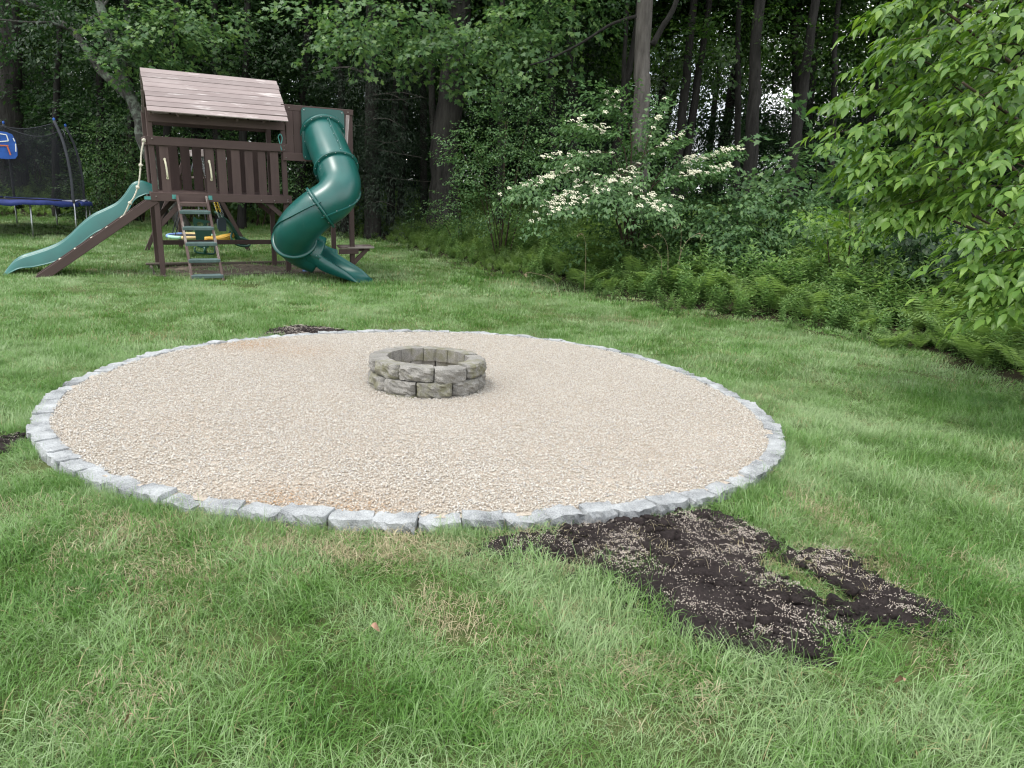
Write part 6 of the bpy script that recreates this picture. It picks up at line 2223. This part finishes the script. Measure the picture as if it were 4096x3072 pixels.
# ------------------------------------------------------------------ the big-leaved tree at the right
def big_leaf_tree():
    Y = 6.6
    b = at(4420, 1250, 6.9)
    z = gz1(b[0], b[1])
    t = thing("hickory_tree", "near tree with large bright green drooping leaves reaching in over the ferns", "tree", (b[0], b[1], z))
    o = np.array([b[0], b[1], z])
    rg = np.random.default_rng(88)
    obj("trunk", trunk_mesh("trunk", [(0, 0, -0.2), (0.02, 0, 1.5), (0.1, 0.05, 3.2), (0.05, 0, 5.5)], 0.085, 0.03, MAT["bark_grey"], 80, 10, 1.4, 20)[0], t)
    # limbs: start on the trunk, tip in photograph pixels
    tips = [(3400, 70, 7.0), (3420, 255, 6.9), (3275, 410, 6.9), (3250, 520, 6.7), (3325, 640, 6.6), (3350, 715, 6.5), (3460, 820, 6.4), (3560, 880, 6.3), (3620, 700, 6.2), (3700, 560, 6.1),
            (3870, 945, 5.6), (3880, 1120, 5.4), (3990, 1220, 5.3), (3950, 1030, 5.5), (3600, 150, 6.6), (3700, 300, 6.4), (3850, 420, 6.0), (3900, 640, 5.8), (3760, 800, 6.0), (3900, 200, 6.2),
            (3560, -20, 6.9), (3800, -60, 6.6), (4000, 60, 6.2), (3550, 450, 6.6), (4020, 760, 5.6), (3500, 600, 6.6), (4050, 500, 5.9), (4060, 300, 6.0), (3480, 330, 7.1), (3640, 20, 7.0), (4080, 900, 5.5), (4060, 1130, 5.2),
            (4140, 150, 6.2), (4150, 620, 5.7), (4160, 1000, 5.3), (4120, -40, 6.4), (3980, 380, 6.6), (3840, 160, 6.9), (3760, 480, 6.8), (3660, 780, 6.4), (3540, 760, 6.9), (3860, 760, 6.3), (3960, 560, 6.5), (3480, 180, 7.4), (3650, 430, 7.2), (3800, 650, 7.2), (3900, 330, 7.2), (3560, 620, 7.4), (3950, 820, 6.8), (3720, 120, 7.3), (3420, 760, 7.0)]
    tips = [(px + (110 if px < 3500 else 40 if px < 3800 else 0), py + 12 * math.sin(k * 2.3), Y_) for k, (px, py, Y_) in enumerate(tips)]
    # leaf template: ovate and pointed
    lm = [leaf_ovate(0.45, 0.25), leaf_ovate(0.38, 0.38), leaf_ovate(0.50, 0.14)]
    LP, LD, LU, LS = [], [], [], []
    limbs = []
    for k, (h0, e) in enumerate(((1.6, (3800, 60, 6.7)), (1.0, (3560, 330, 6.8)), (0.7, (3560, 620, 6.6)), (0.45, (3700, 830, 6.2)), (0.3, (3990, 1090, 5.5)), (1.3, (3850, 330, 6.0)), (2.2, (3650, -80, 7.0)))):
        st, tip = np.array([0.02, 0, h0]), at(*e) - o
        mid = (st + tip) / 2 + np.array([0, 0, 0.22])
        obj("branch", trunk_mesh("branch", [tuple(st), tuple(mid), tuple(tip)], 0.026, 0.009, MAT["stem"], 780 + k, 7, 1.1, 18, 0.03)[0], t)
        limbs.append(smooth_path([st, mid, tip], 24)[9:])
    LB = np.vstack(limbs)
    for k, (px, py, Yq) in enumerate(tips):
        tip = at(px, py, Yq) - o
        st = LB[np.argmin(np.linalg.norm(LB - tip, axis=1) + 0.6 * np.maximum(0, 0.35 - np.linalg.norm(LB - tip, axis=1)))]
        if np.linalg.norm(tip - st) < 0.75:
            st = tip + (st - tip) / (np.linalg.norm(st - tip) + 1e-6) * 0.1 + np.array([0.7, 0.05, -0.05])
        mid = (st + tip) / 2 + np.array([0, 0, 0.12])
        P = smooth_path([st, mid, tip], 30)
        obj("branch", trunk_mesh("branch", [tuple(st), tuple(mid), tuple(tip)], 0.009, 0.003, MAT["stem"], 800 + k, 5, 1.0, 14, 0.02)[0], t)
        d = (tip - st) / np.linalg.norm(tip - st)
        side = np.cross(d, [0, 0, 1.0])
        side /= np.linalg.norm(side)
        # compound leaves: rachis with paired leaflets, along the outer two thirds of the limb
        nr = 19
        for q in range(nr):
            f = 1.0 - 0.62 * (q / nr) ** 1.1 if q else 1.0
            base = P[min(29, int(f * 29))] + rg.normal(0, 0.05, 3)
            s = (1 if q % 2 else -1)
            az = 0.0 if q == 0 else s * rg.uniform(0.35, 1.15)
            rd = d * math.cos(az) + side * math.sin(az)
            rd[2] = rd[2] * 0.4 - rg.uniform(-0.15, 0.4)
            rd /= np.linalg.norm(rd)
            rl = rg.uniform(0.18, 0.34)
            rs = np.cross(rd, [0, 0, 1.0])
            rs /= np.linalg.norm(rs)
            npair = 3
            for m in range(npair):
                g = (m + 0.8) / (npair + 0.3)
                c = base + rd * rl * g - np.array([0, 0, 0.10 * rl * g * g * 3])
                for ss in (-1, 1):
                    ld = rd * rg.uniform(0.5, 1.0) + rs * ss * rg.uniform(0.5, 0.9) + np.array([0, 0, -rg.uniform(0.15, 0.8)])
                    LP.append(c + rs * ss * 0.01)
                    LD.append(ld)
                    LU.append(np.array([0, 0, 1.0]) + rd * 0.3 + rg.normal(0, 0.32, 3))
                    LS.append(rg.uniform(0.075, 0.125) * (0.85 + 0.25 * g))
            LP.append(base + rd * rl * 0.98 - np.array([0, 0, 0.3 * rl]) * 1.0)
            LD.append(rd + np.array([0, 0, -rg.uniform(0.3, 0.8)]))
            LU.append(np.array([0, 0, 1.0]) + rg.normal(0, 0.2, 3))
            LS.append(rg.uniform(0.10, 0.14))
    LP, LD, LU, LS = map(np.array, (LP, LD, LU, LS))
    fr = basis(LD, LU)
    W = LP + o + fr[:, :, 0] * LS[:, None] * 0.5
    dcam = np.linalg.norm(W - [0, 0, CAM_H], axis=1)
    vis = in_view(W[:, 0], W[:, 1], W[:, 2], -20) & (((W - [0, 0, CAM_H]) @ UPV) < 1536 / F_PX * ((W - [0, 0, CAM_H]) @ FW) * 0.98)
    facing = np.abs(np.einsum("ij,ij->i", fr[:, :, 2], (W - [0, 0, CAM_H]) / dcam[:, None]))
    score = np.where(vis, LS / dcam * (0.4 + facing), 0)
    order = np.argsort(-score)
    big, rest = order[:298], order[298:]
    lme = [mesh_tri("leaf", *l, MAT["leaf_big"], True) for l in lm]
    for i in big:
        m4 = Matrix([list(map(float, fr[i][r_] * LS[i])) + [float(LP[i][r_])] for r_ in range(3)] + [[0, 0, 0, 1]])
        lo = obj("leaf", lme[int(i) % 3], t)
        lo.matrix_local = m4
    parts = [place(*lm[k], LP[rest][np.arange(len(rest)) % 3 == k], fr[rest][np.arange(len(rest)) % 3 == k], LS[rest][np.arange(len(rest)) % 3 == k]) for k in range(3)]
    V, T = join(parts)
    c = obj("crown", mesh_tri("crown", V, T, MAT["leaf_big"], True), t)
    kind(c, "stuff")
    print("hickory leaves", len(LP))


big_leaf_tree()


# ------------------------------------------------------------------ ferns, weeds and litter on the bank
def fern_mesh(name, seed, fronds=7, L=0.62, mat="leaf_fern", arch=0.9, up=1.0):
    r = np.random.default_rng(seed)
    parts = []
    pin = (np.array([[0, 0, 0], [0.35, 0.10, 0.01], [1, 0, -0.08], [0.35, -0.10, 0.01]]), np.array([[0, 2, 1], [0, 3, 2]]))
    for k in range(fronds):
        az = 2 * math.pi * k / fronds + r.normal(0, 0.3)
        l = L * r.uniform(0.7, 1.15)
        n = 15
        t = np.linspace(0, 1, n)
        el0 = up * r.uniform(1.0, 1.35)
        el = el0 - arch * 1.5 * t ** 1.4
        dx = np.cumsum(np.cos(el)) * l / n
        dz = np.cumsum(np.sin(el)) * l / n
        P = np.column_stack([dx * math.cos(az), dx * math.sin(az), dz])
        d = np.gradient(P, axis=0)
        d /= np.linalg.norm(d, axis=1)[:, None]
        side = np.cross(d, [0, 0, 1.0])
        side /= np.linalg.norm(side, axis=1)[:, None] + 1e-9
        nrm = np.cross(side, d)
        wid = l * 0.26 * np.sin(np.pi * np.clip(t * 0.93 + 0.07, 0, 1)) ** 0.8 * np.where(t < 0.12, 0.2, 1)
        for s in (-1, 1):
            dv = side * s + d * 0.35 - np.array([0, 0, 0.12])
            fr = basis(dv, nrm)
            parts.append(place(*pin, P, fr, wid * r.uniform(0.85, 1.15, n)))
        V, T = tube(P, 0.0025, 3, False)
        parts.append((V, T))
    V, T = join(parts)
    return mesh_tri(name, V, T, MAT[mat])


def weed_mesh(name, seed, stems=6, H=0.6, leaf=0.085, mat="leaf_weed", w=0.30):
    r = np.random.default_rng(seed)
    lt = leaf_diamond(w)
    parts = []
    for k in range(stems):
        az, q = r.uniform(0, 6.28), 0.10 * math.sqrt(r.uniform())
        base = np.array([q * math.cos(az), q * math.sin(az), 0])
        h = H * r.uniform(0.6, 1.15)
        lean = np.array([r.normal(0, 0.12), r.normal(0, 0.12), 1.0])
        n = int(h / 0.035)
        t = (np.arange(n) + 1) / n
        P = base + lean * (h * t)[:, None]
        a = np.arange(n) * 2.4 + r.uniform(0, 6)
        dv = np.column_stack([np.cos(a), np.sin(a), 0.55 - 0.9 * (1 - t) + r.normal(0, 0.15, n)])
        fr = basis(dv, np.array([0, 0, 1.0]) + 0 * dv)
        parts.append(place(*lt, P, fr, leaf * (0.65 + 0.5 * np.sin(np.pi * np.clip(t * 0.8 + 0.1, 0, 1))) * r.uniform(0.8, 1.2, n)))
        V, T = tube(np.array([base, base + lean * h]), 0.003, 3, False)
        parts.append((V, T))
    V, T = join(parts)
    return mesh_tri(name, V, T, MAT[mat])


def low_mesh(name, seed, n=30, leaf=0.06, mat="leaf_weed"):
    r = np.random.default_rng(seed)
    lt = leaf_ovate(0.7, 0.15)
    a, q = r.uniform(0, 6.28, n), 0.22 * np.sqrt(r.uniform(size=n))
    P = np.column_stack([q * np.cos(a), q * np.sin(a), r.uniform(0.03, 0.16, n)])
    dv = np.column_stack([np.cos(a + r.normal(0, 0.7, n)), np.sin(a + r.normal(0, 0.7, n)), r.normal(-0.1, 0.25, n)])
    V, T = place(*lt, P, basis(dv, np.array([0, 0, 1.0]) + 0 * dv), leaf * r.uniform(0.6, 1.2, n))
    return mesh_tri(name, V, T, MAT[mat])


FERN_ME = [fern_mesh(f"fern_{k}", 30 + k, 6 + k % 3, 0.80 + 0.06 * k, arch=0.62 + 0.1 * k) for k in range(4)]
FERN_UP = [fern_mesh(f"fern_upright_{k}", 50 + k, 9, 0.58, arch=0.42, up=1.15) for k in range(3)]
WEED_ME = [weed_mesh(f"weed_{k}", 60 + k, 6 + k, 0.72, 0.12, w=0.34 + 0.08 * (k % 2)) for k in range(4)]
LOW_ME = [low_mesh(f"low_leaf_{k}", 70 + k) for k in range(3)]


def bank():
    rg = np.random.default_rng(123)
    n = 60000
    x, y = rg.uniform(-32, 16, n), rg.uniform(3, 38, n)
    k = in_view(x, y, 0.8, 1000)
    x, y = x[k], y[k]
    wd = woods_dist(x, y)
    k = (wd > -0.30 + 0.3 * (rg.uniform(size=len(x)) < 0.75)) & (wd < 15) & (rg.uniform(size=len(x)) < np.clip(1.1 - wd / 11, 0.14, 1))
    x, y, wd = x[k], y[k], wd[k]
    P = np.column_stack([x, y, gz(x, y) - 0.02])
    # what grows where: fine upright ferns to the left, leafy weeds along the middle, ferns again at the right
    bear = x / y
    u = rg.uniform(size=len(x))
    nzz = np.sin(x * 1.6 + 2 * np.sin(y)) * np.sin(y * 1.3 + x)
    weedp = np.clip(0.66 * np.exp(-((bear - 0.28) / 0.24) ** 2) + 0.06 + 0.25 * nzz, 0.03, 0.85) * (wd < 4.5)
    lowp = np.where(wd < 0.3, 0.8, np.where(wd < 0.8, 0.45, 0.10))
    idx = np.where(u < lowp, 7 + 4 + rg.integers(0, 3, len(x)), np.where(u < lowp + weedp, 7 + rg.integers(0, 4, len(x)), 0))
    fern = idx == 0
    leftside = bear < 0.06
    idx[fern] = np.where(leftside[fern], 4 + rg.integers(0, 3, fern.sum()), rg.integers(0, 7, fern.sum()))
    edgef = np.clip(0.34 + wd * 0.42, 0.28, 1.0)
    s = edgef * rg.uniform(0.75, 1.25, len(x)) * np.where(leftside, 0.85, 1.0)
    rot = np.column_stack([rg.normal(0, 0.12, len(x)), rg.normal(0, 0.12, len(x)), rg.uniform(0, 6.28, len(x))])
    o = scatter("undergrowth", FERN_ME + FERN_UP + WEED_ME + LOW_ME, P, rot, np.column_stack([s, s, s]), idx)
    o["label"] = "dense ferns and leafy weeds covering the bank below the wood"
    print("bank plants", len(x))
    # single ferns that stand out
    spots = [(2345, 1165, 1.15, "bright arching fern standing alone at the left of the leafy weeds"), (2940, 1175, 0.95, "pale bright fern among the weeds below the layered shrub"), (3180, 1230, 0.9, "bright fern at the lawn's edge right of the pale one"),
             (3880, 1400, 0.85, "small pale arching fern at the lawn's corner under the big leaves"), (3980, 1440, 0.8, "fern beside the small pale one at the right edge"), (4060, 1500, 0.9, "dark fern at the right edge of the lawn"),
             (2140, 1075, 0.9, "fern below the rounded-leaf shrub at the lawn's edge")]
    for k, (px, py, s, lab) in enumerate(spots):
        p = hit(px, py, lambda a, b: gz1(a, b))
        f = thing("fern", lab, "fern", (p[0], p[1], p[2] + 0.03), (0, 0, k * 1.3), "ferns standing out along the lawn's edge")
        r = np.random.default_rng(k + 900)
        L = 0.62 * s
        for q in range(7):
            pin_me = fern_mesh("frond", 1000 + k * 10 + q, 1, L, arch=0.7 + 0.4 * r.uniform())
            fo = obj("frond", pin_me, f, (0, 0, 0), (0, 0, q * 0.9 + r.normal(0, 0.2)))
    # dead stalks
    for k, (px, py, tx, ty) in enumerate(((2700, 1060, 2790, 935), (2680, 1060, 2640, 935), (2720, 1050, 2720, 900), (2350, 1010, 2330, 935), (2660, 1060, 2600, 980), (2250, 1160, 2120, 1090))):
        Yq = (13.2, 13.2, 13.3, 13.4, 13.2, 12.6)[k]
        p, e = at(px, py, Yq), at(tx, ty, Yq - 0.2)
        zb = gz1(p[0], p[1])
        t = thing("dead_stalk", ("dry arching straw stalk with a drooping seed head right of the dogwood's foot", "dry straw stalk bending left below the dogwood", "dry upright stalk with a pale tuft below the dogwood",
                                 "short dry stalk with a pink-brown tuft under the dogwood's left side", "thin dry stalk low in the dogwood's shade", "bare grey twig sprawling at the lawn's edge left of the bright fern")[k], "stalk", (p[0], p[1], zb), group="dead stalks in the undergrowth")
        q = e - np.array([p[0], p[1], zb])
        P = smooth_path([(0, 0, 0), tuple(q * [0.3, 0.3, 0.75]), tuple(q), tuple(q + np.array([0.10 * np.sign(q[0]), 0, -0.05]))], 20)
        tube_obj("stem", P, np.linspace(0.0035, 0.002, 20), t, MAT["dead"], 5)
        r = np.random.default_rng(k)
        lp = leaf_diamond(0.35)
        pos = P[14:][r.integers(0, 6, 14)] + r.normal(0, 0.015, (14, 3))
        dv = r.normal(0, 1, (14, 3)) + [0.3, 0, -0.5]
        V, T = place(*lp, pos, basis(dv, np.array([0, 0, 1.0]) + 0 * dv), r.uniform(0.03, 0.06, 14))
        obj("seed_head", mesh_tri("seed_head", V, T, MAT["dead"]), t)
    # a few dry leaves lying on the lawn
    for k, (px, py, lab) in enumerate(((1482, 2512, "dry pinkish brown leaf lying on the front lawn"), (3615, 2735, "small dry leaf in the grass below the soil patch"), (540, 2875, "pale dry tuft of leaf litter in the left front grass"), (455, 1470, "tiny white scrap on the lawn left of the ring"))):
        p = hit(px, py, lambda a, b: gz1(a, b) + 0.05)
        V, T = leaf_ovate(0.6, 0.5)
        V = V * 0.042
        V[:, 2] += 0.012 * np.sin(V[:, 0] * 120)
        o = obj("fallen_leaf", mesh_tri("fallen_leaf", V, T, MAT["dry_leaf"] if k < 3 else MAT["white"], True), None, p + [0, 0, 0.01], (0.5, 0.2, k * 1.7))
        tag(o, lab, "leaf")


bank()
